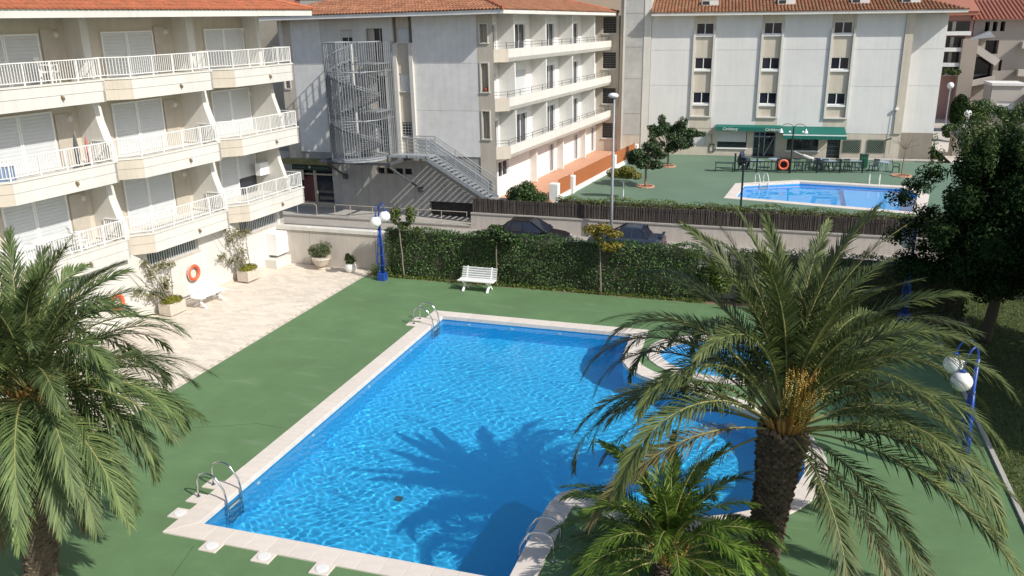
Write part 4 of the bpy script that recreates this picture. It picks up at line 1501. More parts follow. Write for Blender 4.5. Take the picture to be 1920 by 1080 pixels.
ST = thing('street_stair', 'grey steel straight stair with railings running down from the fire escape landing', 'staircase')
ST.location = B2.location
ST.rotation_euler = B2.rotation_euler
y0s, y1s = -1.35, -0.12
MB().box(-6.4, -3.72, y0s, y1s, 2.88, 2.99).build('walkway', STEEL, ST)
for x in (-6.4, -5.1, -3.8):
    MB().box(x, x + 0.04, y0s - 0.02, y0s, 2.80, 3.06).build('edge_plate', STEELD, ST)
n_st = 15
for k in range(n_st):
    x = -3.72 + k * 0.262
    z = 2.93 - (k + 1) * 0.158
    MB().box(x, x + 0.27, y0s + 0.05, y1s - 0.05, z - 0.03, z).build('stair_tread', STEEL, ST)
xe, ze = -3.72 + n_st * 0.262, 2.93 - n_st * 0.158
for y in (y0s, y1s):
    MB().bar((-3.74, y, 2.86), (xe + 0.1, y, ze - 0.05), 0.05, 0.22).build('stringer', STEEL, ST)
for y in (y0s, y1s):
    m = MB()
    for dz in (0.28, 0.5, 0.72, 0.95, 1.12):
        m.tube([(-5.0, y, 2.95 + dz), (-3.72, y, 2.95 + dz), (xe, y, ze + 0.02 + dz)], 0.022 if dz < 1.1 else 0.032, 5)
    rl_ = m.build('railing', STEEL, ST)
    for x in (-4.98, -4.35, -3.74):
        MB().tube([(x, y, 2.9), (x, y, 4.07)], 0.026, 5).build('post', STEEL, rl_)
    for t in (0.33, 0.66, 1.0):
        x = -3.72 + (xe + 3.72) * t
        z = 2.93 + (ze - 2.93) * t
        MB().tube([(x, y, z), (x, y, z + 1.15)], 0.026, 5).build('post', STEEL, rl_)
m = MB()
for dz in (0.28, 0.5, 0.72, 0.95):
    m.tube([(-6.9, y0s + 0.02, 2.95 + dz), (-5.0, y0s + 0.02, 2.95 + dz)], 0.012, 5)
m.build('railing', STEEL, ST)
MB().box(xe, xe + 1.0, y0s, y1s, ze - 0.5, ze - 0.06).build('foot_landing', CONC, ST)

# ================================================================== TOWER AND WHITE BUILDING BEHIND THE FAR POOL
TW = thing('lift_tower', 'tall grey concrete lift tower between the two apartment blocks', 'tower', (-10.0, 71.6, 0), rad(4.6))
MB().box(-2.85, -0.66, 0.10, 5, -0.1, 15).build('tower_core', CREAM, TW)
MB().box(-3.12, -2.86, 0.14, 5, -0.1, 15).build('tower_edge', BEIGE, TW)
zz = [-0.05, 1.55, 3.3, 6.1, 8.6, 11.2, 13.8]
MB().box(-2.85, -2.70, -0.06, 0.098, 0, 15).box(-1.20, -0.62, -0.06, 0.098, 0, 15).build('tower_pier', CREAM, TW)
for a, b in zip(zz, zz[1:]):
    MB().box(-2.69, -1.21, -0.02, 0.098, a + 0.012, b - 0.012).build('wall_panel', BEIGE if b < 2 else mat('stained tower panel', (0.46, 0.45, 0.42), 0.9, 0.10, 1.5, 0.3, 30, stain=0.16), TW)

B3 = thing('apartment_building', 'long white apartment block with three window strips and a green awning bar', 'building', (-10.0, 71.6, 0), rad(4.6))
EV3 = 11.0
strips = [(2.72, 4.42), (7.92, 9.60), (13.08, 14.86)]
win3 = [[(2.92, 4.24)], [(8.10, 9.42)], [(13.26, 14.58)]]
rows3 = [(9.53, 10.40), (6.86, 7.76), (4.17, 5.06)]
cols = [(-0.6, 2.72), (4.42, 7.92), (9.60, 13.08), (14.86, 18.35)]
WHT3 = mat('far white render', (0.67, 0.66, 0.635), 0.9, 0.05, 0.6, 0.2, 20, stain=0.06, streak=0.045)
for a, b in cols:
    zj3 = [2.2, 5.6, 8.35, EV3] if a < 14 else [1.95, 5.6, 8.35, EV3]
    for za, zb_ in zip(zj3, zj3[1:]):
        MB().box(a + 0.004, b - 0.004, 0.0, 0.3, za + 0.008, zb_ - 0.008).build('wall_panel', WHT3, B3)
for (a, b), wn_ in zip(strips, win3):
    wa, wb = wn_[0]
    MB().box(a, a + 0.17, -0.14, 0.3, 3.20, 9.9).build('strip_frame', CREAM, B3)
    MB().box(b - 0.17, b, -0.14, 0.3, 3.20, 9.9).build('strip_frame', CREAM, B3)
    MB().box(a, b, -0.15, 0.3, 3.08, 3.20).build('strip_sill', CREAM, B3)
    MB().wall(a + 0.17, b - 0.17, 3.2, EV3, 0.06, [(wa, wb, c, d) for c, d in rows3], 0.14).build('strip_panel', BEIGE, B3)
    MB().box(a, a + 0.17, 0.02, 0.3, 9.9, EV3).box(b - 0.17, b, 0.02, 0.3, 9.9, EV3).build('strip_head', BEIGE, B3)
    MB().box(a, b, 0.0, 0.3, 2.2, 3.08).build('strip_foot', BEIGE, B3)
    for c, d in rows3:
        w = MB().box(wa, wb, 0.15, 0.2, c, d).build('window', GLASS, B3)
        mid = (wa + wb) / 2
        m = MB().box(mid - 0.03, mid + 0.03, 0.09, 0.149, c, d)
        m.box(wa, wa + 0.035, 0.09, 0.149, c, d).box(wb - 0.035, wb, 0.09, 0.149, c, d).box(wa, wb, 0.09, 0.149, d - 0.035, d).box(wa, wb, 0.09, 0.149, c, c + 0.06)
        m.build('frame', WHITEP, w)
        MB().box(wa - 0.08, wb + 0.08, -0.08, 0.08, c - 0.16, c - 0.005).build('sill', WHITEP, w)
MB().box(18.36, 18.95, -0.10, 0.5, 2.0, EV3).build('corner_pilaster', BEIGE, B3)
for za, zb_ in zip([2.0, 5.6, 8.35], [5.6, 8.35, EV3]):
    MB().box(18.955, 21.45, 0.75, 1.0, za + 0.008, zb_ - 0.008).build('wall_panel', WHT3, B3)
MB().box(-0.6, 18.9, 0.31, 12, -0.1, EV3 - 0.02).box(18.9, 21.4, 1.01, 12, -0.1, EV3 - 0.02).build('building_core', BEIGE, B3)
# ground floor band with openings
gh3 = [(2.43, 4.14, 0.80, 1.92), (5.04, 7.36, 0.66, 1.98), (7.86, 9.6, -0.04, 1.95), (10.5, 12.9, 0.55, 1.52), (13.57, 14.58, -0.04, 1.5)]
MB().wall(-0.6, 18.95, -0.1, 2.2, 0.02, gh3, 0.28).build('ground_floor_wall', BEIGE, B3)
MB().wall(18.95, 21.45, -0.1, 2.0, 0.7, [], 0.28).box(18.95, 21.45, 0.7, 1.0, -0.1, 1.99).build('ground_floor_wall', BEIGE, B3)
MB().box(2.43, 4.14, 0.14, 0.18, 0.80, 1.92).build('closed_shutter', SHUT, B3)
w = MB().box(5.04, 7.36, 0.2, 0.24, 0.66, 1.98).build('bar_window', GLASS, B3)
MB().box(5.04, 7.3, 0.06, 0.12, 1.13, 1.98).build('roller_shutter', SHUT, w)
MB().box(4.96, 7.42, -0.1, 0.1, 0.56, 0.655).build('sill', WHITEP, w)
w = MB().box(7.86, 9.6, 0.26, 0.29, -0.04, 1.95).build('bar_door', GLASS, B3)
m = MB()
for x in (7.9, 8.35, 8.75, 9.56):
    m.box(x - 0.03, x + 0.03, 0.19, 0.25, -0.04, 1.95)
m.box(7.86, 9.6, 0.19, 0.25, 1.55, 1.62).bar((8.75, 0.1, 0.0), (9.45, 0.1, 1.5), 0.06)
m.build('frame', STEEL, w)
w = MB().box(10.5, 12.9, 0.2, 0.24, 0.55, 1.52).build('bar_window', GLASS, B3)
MB().box(10.4, 13.0, -0.1, 0.1, 0.44, 0.545).build('sill', WHITEP, w)
MB().box(11.68, 11.73, 0.14, 0.19, 0.55, 1.52).build('frame', STEELD, w)
w = MB().box(13.57, 14.58, 0.24, 0.28, -0.04, 1.5).build('bar_door', GLASS, B3)
for k in range(4):
    MB().box(13.57, 14.58, 0.20, 0.235, 0.2 + 0.33 * k, 0.23 + 0.33 * k).build('door_slat', STEELD, w)
for (a, b, c, d) in ((14.75, 16.1, 0.45, 1.48), (16.55, 17.9, 0.47, 1.52)):
    m = MB()
    k = -6
    st_ = 0.17
    while a + k * st_ < b:
        for sgn in (1, -1):
            x0 = a + k * st_ if sgn > 0 else a + (k + 6.1) * st_
            x1 = x0 + sgn * (d - c)
            xa, xb, za, zb2 = x0, x1, c, d
            lo, hi = min(xa, xb), max(xa, xb)
            # clip to the frame
            t0, t1 = 0.0, 1.0
            dx = xb - xa
            if dx > 0:
                t0, t1 = max(0, (a - xa) / dx), min(1, (b - xa) / dx)
            else:
                t0, t1 = max(0, (b - xa) / dx), min(1, (a - xa) / dx)
            if t1 > t0 + 0.03:
                m.bar((xa + dx * t0, -0.03 - 0.012 * (sgn > 0), c + (d - c) * t0), (xa + dx * t1, -0.03 - 0.012 * (sgn > 0), c + (d - c) * t1), 0.012, 0.05, (0, 0, 1))
        k += 1
    rootset(m.build('lattice_panel', DGREEN, B3))
MB().tube([(17.9, -0.1, 1.5), (18.25, -0.35, 1.68)], 0.05, 8).build('spotlight', STEELD, B3)
MB().tube([(4.35, -0.05, 1.75), (4.55, -0.3, 1.8), (4.7, -0.4, 1.78)], 0.06, 8).build('spotlight', STEEL, B3)
for (x, z) in ((18.35, 3.9),):
    MB().bbox(x - 0.08, x + 0.16, -0.26, -0.1, z - 0.08, z + 0.1, 0.02).build('junction_box', WHITEP, B3)
MB().tube([(18.3, -0.13, 3.8), (18.25, -0.13, 2.9), (18.2, -0.13, 0.4)], 0.02, 5).build('conduit', STEEL, B3)
m = MB()
m.box(4.42, 4.84, -0.05, 0.015, -0.0, 0.05).box(4.42, 4.47, -0.05, 0.015, 0.0, 0.62).box(4.79, 4.84, -0.05, 0.015, 0.0, 0.62).box(4.42, 4.84, -0.05, 0.015, 0.6, 0.66)
q = m.build('meter_frame', STEELD, B3)
q.location = (0, 0, 0.28)
MB().tube([(4.63, -0.03, 0.95), (4.6, -0.03, 1.4), (4.55, -0.1, 1.75)], 0.02, 5).build('cable', STEELD, B3)
MB().box(14.6, 22.2, -0.62, -0.45, -0.02, 0.10).build('kerb', CREAM, B3)
# eaves and roof
MB().box(-0.6, 22.28, -0.82, 0.2, EV3, EV3 + 0.05).build('eaves_soffit', CREAM, B3)
MB().box(21.4, 22.28, 0.2, 12, EV3, EV3 + 0.05).build('eaves_soffit', CREAM, B3)
MB().box(-0.6, 22.33, -0.88, -0.82, EV3 - 0.03, EV3 + 0.19).build('eaves_fascia', CREAM, B3)
MB().box(22.28, 22.33, -0.82, 12, EV3 - 0.03, EV3 + 0.19).build('eaves_fascia', CREAM, B3)
sl3 = rad(18)
z3 = EV3 + 0.2
rf3 = MB().add([(-0.6, -0.92, z3), (22.4, -0.92, z3), (22.4 - 6.5, 5.6, z3 + 6.5 * math.tan(sl3)), (-0.6, 5.6, z3 + 6.5 * math.tan(sl3)), (22.4, 12.1, z3)], [(0, 1, 2, 3), (1, 4, 2)]).build('roof', TILEO, B3)
tile_field('roof_tiles', rf3, (-0.6, -0.94, 0), (1, 0, 0), (0, 1, 0), 22.9, lambda u: min(6.5, 22.95 - u) / math.cos(sl3), z3 - 0.003, sl3, TILEO, rows=16, seg=4, pitch=0.26, rad_=0.10)
for x in (3.2, 9.0, 14.4, 18.0):
    y = 0.6
    z = z3 + (y + 0.92) * math.tan(sl3)
    m = MB().box(x, x + 1.3, y, y + 1.2, z + 0.02, z + 0.42)
    m.build('rooflight', WHITE, rf3)
    MB().box(x + 0.08, x + 0.6, y - 0.02, y - 0.004, z + 0.1, z + 0.36).build('rooflight_pane', GLASS, rf3)

# awnings
aw = thing('bar_awning', 'long narrow dark green awning over the bar window and door', 'awning', (-10.0, 71.6, 0), rad(4.6), group='green awnings of the bar')
pf = [(0.0, 2.52), (-0.7, 2.42), (-0.72, 2.40), (-0.72, 2.10), (-0.70, 2.10), (-0.69, 2.385), (0.0, 2.49)]
n = len(pf)
for (a, b) in ((4.88, 7.4), (7.4, 9.95)):
    MB().add([(a, y, z) for y, z in pf] + [(b, y, z) for y, z in pf], [tuple(range(n)), tuple(range(2 * n - 1, n - 1, -1))] + [(i, n + i, n + (i + 1) % n, (i + 1) % n) for i in range(n)]).build('canvas', AWN, aw)


def text_mesh(s, size, name, m, parent, loc, rot, shear=0.0):
    cu = bpy.data.curves.new(name, 'FONT')
    cu.body = s
    cu.size = size
    cu.extrude = 0.004
    cu.shear = shear
    cu.align_x = 'CENTER'
    cu.align_y = 'CENTER'
    ob = bpy.data.objects.new('tmp_text', cu)
    COL.objects.link(ob)
    dg = bpy.context.evaluated_depsgraph_get()
    me = bpy.data.meshes.new_from_object(ob.evaluated_get(dg))
    bpy.data.objects.remove(ob)
    me.materials.clear()
    o = link(name, me, m, parent, loc)
    o.rotation_euler = rot
    return o


for x in (5.95, 9.25):
    text_mesh('Carlsberg', 0.30, 'lettering', WHITEP, aw, (x, -0.728, 2.25), (rad(90), 0, 0), 0.3)
aw2 = thing('bar_awning', 'wide sloping green awning with a white stripe and scalloped edge over the second window', 'awning', (-10.0, 71.6, 0), rad(4.6), group='green awnings of the bar')
a, b = 10.0, 14.72
MB().add([(a, -0.05, 2.46), (b, -0.05, 2.46), (b, -1.82, 2.03), (a, -1.82, 2.03), (a, -0.05, 2.44), (b, -0.05, 2.44), (b, -1.82, 2.01), (a, -1.82, 2.01)],
         [(0, 3, 2, 1), (4, 5, 6, 7), (0, 4, 7, 3), (1, 2, 6, 5), (3, 7, 6, 2)]).build('canvas', AWN, aw2)
MB().box(a, b, -1.84, -1.825, 1.95, 2.03).build('white_stripe', WHITEP, aw2)
m = MB()
k = a
while k < b - 0.01:
    w = min(0.3, b - k)
    pts = [(k, 1.949)] + [(k + w / 2 - w / 2 * math.cos(t), 1.73 - 0.07 * math.sin(t)) for t in [i * PI / 6 for i in range(7)]] + [(k + w, 1.949)]
    n = len(pts)
    m.add([(x, -1.84, z) for x, z in pts] + [(x, -1.83, z) for x, z in pts], [tuple(range(n)), tuple(range(2 * n - 1, n - 1, -1))] + [(i, n + i, n + (i + 1) % n, (i + 1) % n) for i in range(n)])
    k += w
m.build('valance', AWN, aw2)
for x in (a + 0.05, b - 0.05):
    MB().bar((x, 0, 2.0), (x, -1.8, 2.0), 0.03).build('arm', STEELD, aw2)
for x in (10.45, 11.45):
    MB().add([(x, -1.40, 2.144), (x + 0.2, -1.40, 2.144), (x + 0.1, -1.0, 2.242)], [(0, 1, 2)]).build('emblem', WHITEP, aw2)


# ================================================================== LADDERS, BENCHES, LAMPS, LIFEBUOYS
def ladder(name, label, loc, rz, group, wide=0.56, m=CHROME):
    """rails rise from the rim (x=0), arch over and go down into the water at +x"""
    t = thing(name, label, 'ladder', loc, rz, group)
    for sy in (-wide / 2, wide / 2):
        pts = [(-0.52, sy, 0.02), (-0.52, sy, 0.34)]
        for k in range(9):
            a = PI - PI * 0.78 * k / 8
            pts.append((-0.22 + 0.30 * math.cos(a), sy, 0.44 + 0.24 * math.sin(a)))
        pts += [(0.20, sy, 0.30), (0.24, sy, 0.05), (0.24, sy, -1.05)]
        MB().tube(pts, 0.022, 8).build('handrail', m, t, smooth=True)
        MB().lathe([(0.05, 0.03), (0.05, 0.045), (0.03, 0.06)], (-0.52, sy, 0), 12).build('rail_flange', m, t)
    for k in range(4):
        z = -0.20 - 0.25 * k
        MB().bbox(0.20, 0.30, -wide / 2 + 0.02, wide / 2 - 0.02, z - 0.02, z, 0.006).build('tread', m, t)
    return t


G_L = 'stainless ladders of the large pool'
ladder('pool_ladder', 'chrome pool ladder at the near left corner of the large pool', (-11.80, 14.85, 0), 0, G_L)
ladder('pool_ladder', 'chrome pool ladder at the far left corner of the large pool', (-11.80, 27.33, 0), 0, G_L)
ladder('pool_ladder', 'shaded chrome pool ladder on the rim left of the small palm', (-4.25, 14.75, 0), rad(180), G_L)
ladder('pool_ladder', 'shiny white ladder at the back left rim of the far pool', (-0.96, 59.65, 0), rad(-62), 'ladders of the far pool', 0.62, WHITEP)
ladder('pool_ladder', 'shiny white ladder at the back right rim of the far pool', (6.15, 61.0, 0), rad(-92), 'ladders of the far pool', 0.62, WHITEP)


def slat_bench(label, loc, rz, W=1.55):
    """faces -y"""
    t = thing('park_bench', label, 'bench', loc, rz, 'white slatted benches')
    for k in range(4):
        y = -0.28 + k * 0.125
        MB().bbox(-W / 2, W / 2, y, y + 0.105, 0.42 + 0.012 * abs(k - 1.5), 0.455 + 0.012 * abs(k - 1.5), 0.008).build('seat_slat', WHITEP, t)
    for k in range(5):
        z = 0.50 + k * 0.088
        y = 0.235 + k * 0.035
        MB().bar((-W / 2 + 0.02, y, z), (W / 2 - 0.02, y, z), 0.03, 0.074, (0, -0.35, 1)).build('back_slat', WHITEP, t)
    for x in (-W * 0.34, W * 0.34):
        m = MB()
        m.bar((x, -0.30, 0.0), (x, 0.02, 0.25), 0.08, 0.07).bar((x, 0.30, 0.0), (x, 0.02, 0.25), 0.08, 0.07).bar((x, 0.02, 0.22), (x, -0.20, 0.42), 0.08, 0.06)
        m.bar((x, 0.02, 0.22), (x, 0.22, 0.45), 0.08, 0.06).bar((x, -0.28, 0.405), (x, 0.24, 0.405), 0.06, 0.03).bar((x, 0.21, 0.42), (x, 0.40, 0.92), 0.05, 0.035)
        m.build('bench_frame', WHITEP, t)
    return t


slat_bench('white slatted bench standing in front of the dark hedge', (-11.48, 31.62, 0), rad(-1))
slat_bench('white slatted bench against the left building wall under a lifebuoy', (-21.15, 27.12, 0), rad(86))


def lifebuoy(name, label, loc, rot, R=0.28, r=0.065, group=None):
    t = thing(name, label, 'lifebuoy', loc, 0, group)
    t.rotation_euler = rot
    ring = [(R * math.cos(2 * PI * k / 28), R * math.sin(2 * PI * k / 28), 0) for k in range(28)]
    MB().tube(ring, r, 10, closed=True).build('ring', ORANGE, t, smooth=True)
    for q in range(4):
        a0 = PI / 4 + q * PI / 2
        pts = [((R + r * 1.05) * math.cos(a0 + d), (R + r * 1.05) * math.sin(a0 + d), 0.0) for d in [PI / 2 * i / 6 for i in range(7)]]
        MB().tube(pts, 0.008, 4).build('grab_rope', WHITEP, t)
    return t


def b1v(n, v, z):
    return b1w(n, v, z)


lifebuoy('lifebuoy', 'orange lifebuoy on the wall above the white bench', b1w(GW + 0.12, 26.05, 1.12), (rad(90), 0, rad(86)), group='lifebuoys on the left wall')
lifebuoy('lifebuoy', 'orange lifebuoy on the left wall partly hidden by palm fronds', b1w(GW + 0.12, 22.05, 1.12), (rad(90), 0, rad(86)), group='lifebuoys on the left wall')


def blue_lamp(name, label, loc, rz, H=3.3, globes=((0.05, -0.42, 2.66), (0.36, -0.20, 2.86)), m=BLUE):
    t = thing(name, label, 'lamp', loc, rz, 'blue globe lamps')
    MB().bbox(-0.17, 0.17, -0.17, 0.17, 0, 0.34, 0.02).build('base', m, t)
    for k in range(3):
        a = PI / 2 + k * 2 * PI / 3
        p = [(0.15 * math.cos(a), 0.15 * math.sin(a), 0.3), (0.17 * math.cos(a), 0.17 * math.sin(a), 1.0), (0.10 * math.cos(a), 0.10 * math.sin(a), 1.7), (0.045 * math.cos(a), 0.045 * math.sin(a), 2.3)]
        MB().tube(p, 0.033, 7).build('leg_tube', m, t, smooth=True)
    MB().tube([(0, 0, 0.3), (0, 0, H - 0.35)], 0.05, 8).build('mast', m, t, smooth=True)
    for z in (0.7, 1.15, 1.6, 2.0):
        r = 0.165 - max(0, z - 1.0) * 0.09
        ring = [(r * math.cos(2 * PI * k / 12), r * math.sin(2 * PI * k / 12), z) for k in range(12)]
        MB().tube(ring, 0.014, 5, closed=True).build('hoop', m, t)
    for (gx, gy, gz) in globes:
        pts = []
        for k in range(10):
            a = PI * k / 9
            f_ = (1 - math.cos(a)) / 2
            pts.append((gx * f_, gy * f_, (H - 0.35) * (1 - f_) + (gz + 0.2) * f_ + 0.42 * math.sin(a)))
        MB().tube([(0, 0, H - 0.6)] + pts, 0.022, 6).build('arm', m, t, smooth=True)
        gl = MB().sphere((gx, gy, gz), 0.235, 20, 12).build('globe', GLOBE, t, smooth=True)
        MB().lathe([(0.075, 0.20), (0.075, 0.26), (0.03, 0.29)], (gx, gy, gz), 10).build('globe_collar', m, t)
    return t


blue_lamp('blue_lamp', 'blue tubular lamp with two white globes at the left end of the hedge', (-15.93, 31.95, 0), 0)
blue_lamp('blue_lamp', 'blue lamp with two white globes by the lawn at the right edge', (4.68, 20.42, 0), rad(-50), 3.45, ((0.0, -0.42, 2.62), (-0.30, -0.36, 2.92)))
blue_lamp('blue_lamp', 'blue globe lamp standing behind the big palm near the street', (4.78, 32.2, 0), rad(-40), 3.75, ((0.0, -0.42, 3.05), (-0.2, -0.40, 3.2)))

t = thing('street_lamp', 'tall slim grey street lamp standing behind the parked cars', 'street lamp', (-8.55, 45.35, -1.0))
MB().tube([(0, 0, 0), (0, 0, 2.4), (0, 0, 7.72)], [0.085, 0.075, 0.045], 10).build('pole', STEEL, t, smooth=True)
MB().lathe([(0.16, 0), (0.16, 0.03), (0.09, 0.05)], (0, 0, 0), 12).build('base', STEEL, t)
m = MB().lathe([(0.02, 7.70), (0.20, 7.74), (0.25, 7.82), (0.22, 7.92), (0.10, 7.97), (0.01, 7.98)], (-0.06, 0, 0), 16, 1.15, 0.75)
m.build('lamp_head', GLOBE, t, smooth=True)

t = thing('lamp_post', 'slim black post standing at the near rim of the far pool', 'post', (-1.96, 51.12, 0))
MB().tube([(0, 0, 0), (0, 0, 2.3)], 0.06, 8).build('pole', BLACKM, t)
MB().lathe([(0.1, 0), (0.1, 0.08), (0.07, 0.12)], (0, 0, 0), 10).build('base', BLACKM, t)
MB().lathe([(0.1, 2.30), (0.1, 2.55), (0.06, 2.62)], (0, 0, 0), 10).build('cap', BLACKM, t)
t = thing('lamp_post', 'tall black twin arm lantern beside the orange lifebuoy and bar fence', 'lamp', (0.79, 64.4, 0))
MB().tube([(0, 0, 0), (0, 0, 3.3)], 0.055, 8).build('pole', BLACKM, t)
for sx in (-1, 1):
    pts = [(0, 0, 2.9)] + [(sx * (0.42 - 0.42 * math.cos(a)), 0, 3.2 + 0.32 * math.sin(a)) for a in [PI * k / 8 for k in range(9)]]
    MB().tube(pts, 0.022, 5).build('arm', BLACKM, t)
    MB().lathe([(0.16, 2.9), (0.05, 3.12), (0.03, 3.2)], (sx * 0.84, 0, 0), 12).build('lantern', WHITEP, t)


# ------------------------------------------------------------------ potted plants on the terrace
def pot(root, prof, m, seg=18, sx=1.0, sy=1.0):
    return MB().lathe(prof, (0, 0, 0), seg, sx, sy).build('pot', m, root, smooth=False)


t = thing('potted_shrub', 'green shrub in a wide pale footed pot by the garden wall', 'potted plant', (-19.33, 32.82, 0))
pot(t, [(0.22, 0), (0.24, 0.05), (0.14, 0.10), (0.30, 0.22), (0.42, 0.46), (0.46, 0.50), (0.45, 0.56), (0.38, 0.55)], POT)
foliage('foliage', 1500, [(-0.1, 0, 0.85, 0.5, 0.35, 0.32), (0.32, 0, 0.98, 0.22, 0.2, 0.34), (-0.35, 0, 0.8, 0.3, 0.25, 0.25), (0.02, 0, 1.05, 0.12, 0.12, 0.28)], 0.10, L_OLIVE, t, 0.8, 0.35)
for k in range(9):
    a = k * 2.4
    MB().tube([(0, 0, 0.5), (0.25 * math.cos(a), 0.15 * math.sin(a), 0.85), (0.38 * math.cos(a), 0.22 * math.sin(a), 1.1)], [0.015, 0.01, 0.005], 5).build('stem', BARK, t)
t = thing('potted_plant', 'small yellow green plant in a round white pot near the hedge corner', 'potted plant', (-17.85, 32.72, 0))
pot(t, [(0.14, 0), (0.22, 0.08), (0.26, 0.2), (0.25, 0.32), (0.22, 0.38), (0.24, 0.41), (0.2, 0.40)], POTW)
foliage('foliage', 420, [(0, 0, 0.58, 0.27, 0.22, 0.2), (-0.1, 0, 0.7, 0.12, 0.12, 0.14)], 0.13, L_YOUNG, t, 0.8, 0.4)
for (lab, v0, sc_) in (('bushy climbing plant rising from a mossy stone trough between the two left bays', 28.75, 1.0), ('thin climbing plant in a mossy trough at the left wall behind the palm fronds', 24.15, 0.9)):
    p = b1w(GW + 0.62, v0, 0.06)
    t = thing('climbing_plant', lab, 'potted plant', p, rad(-4), 'climbing plants in stone troughs')
    MB().prism([(-0.28, -0.42), (0.28, -0.42), (0.28, 0.42), (-0.28, 0.42)], 0.06, 0.5, inset=0.02).box(-0.2, 0.2, -0.34, -0.2, 0, 0.06).box(-0.2, 0.2, 0.2, 0.34, 0, 0.06).build('trough', POT, t)
    foliage('mound', 1700, [(0, 0, 0.55, 0.34, 0.48, 0.17)], 0.055, L_MOSS, t, 0.5, 0.6)
    for k in range(7):
        y = random.uniform(-0.28, 0.28)
        pts = [(0, y * 0.6, 0.5)]
        for j in range(1, 7):
            pts.append((-0.06 - 0.07 * j + random.uniform(-.03, .03), y * (0.6 + 0.25 * j) - 0.11 * j * (k % 3 - 0.2) * 0.8, 0.5 + 0.33 * j * sc_ * random.uniform(0.85, 1.05)))
        MB().tube(pts, [0.022 - 0.0025 * j for j in range(7)], 5).build('stem', BARK, t)
    bl = [(-0.3, 0.1, 1.2, 0.18, 0.35, 0.55), (-0.4, -0.45, 1.9, 0.14, 0.22, 0.5), (-0.4, 0.1, 2.05, 0.15, 0.4, 0.25), (-0.42, -0.65, 2.4, 0.12, 0.15, 0.28), (-0.3, 0.55, 2.0, 0.15, 0.3, 0.14), (-0.35, -0.55, 1.0, 0.12, 0.45, 0.22), (-0.38, -1.1, 1.3, 0.06, 0.35, 0.25), (-0.2, -0.25, 0.8, 0.2, 0.3, 0.2)]
    foliage('foliage', 900, [(a, b, c * sc_, d, e, f) for a, b, c, d, e, f in bl], 0.105, L_BOUG, t, 0.95, 0.6)


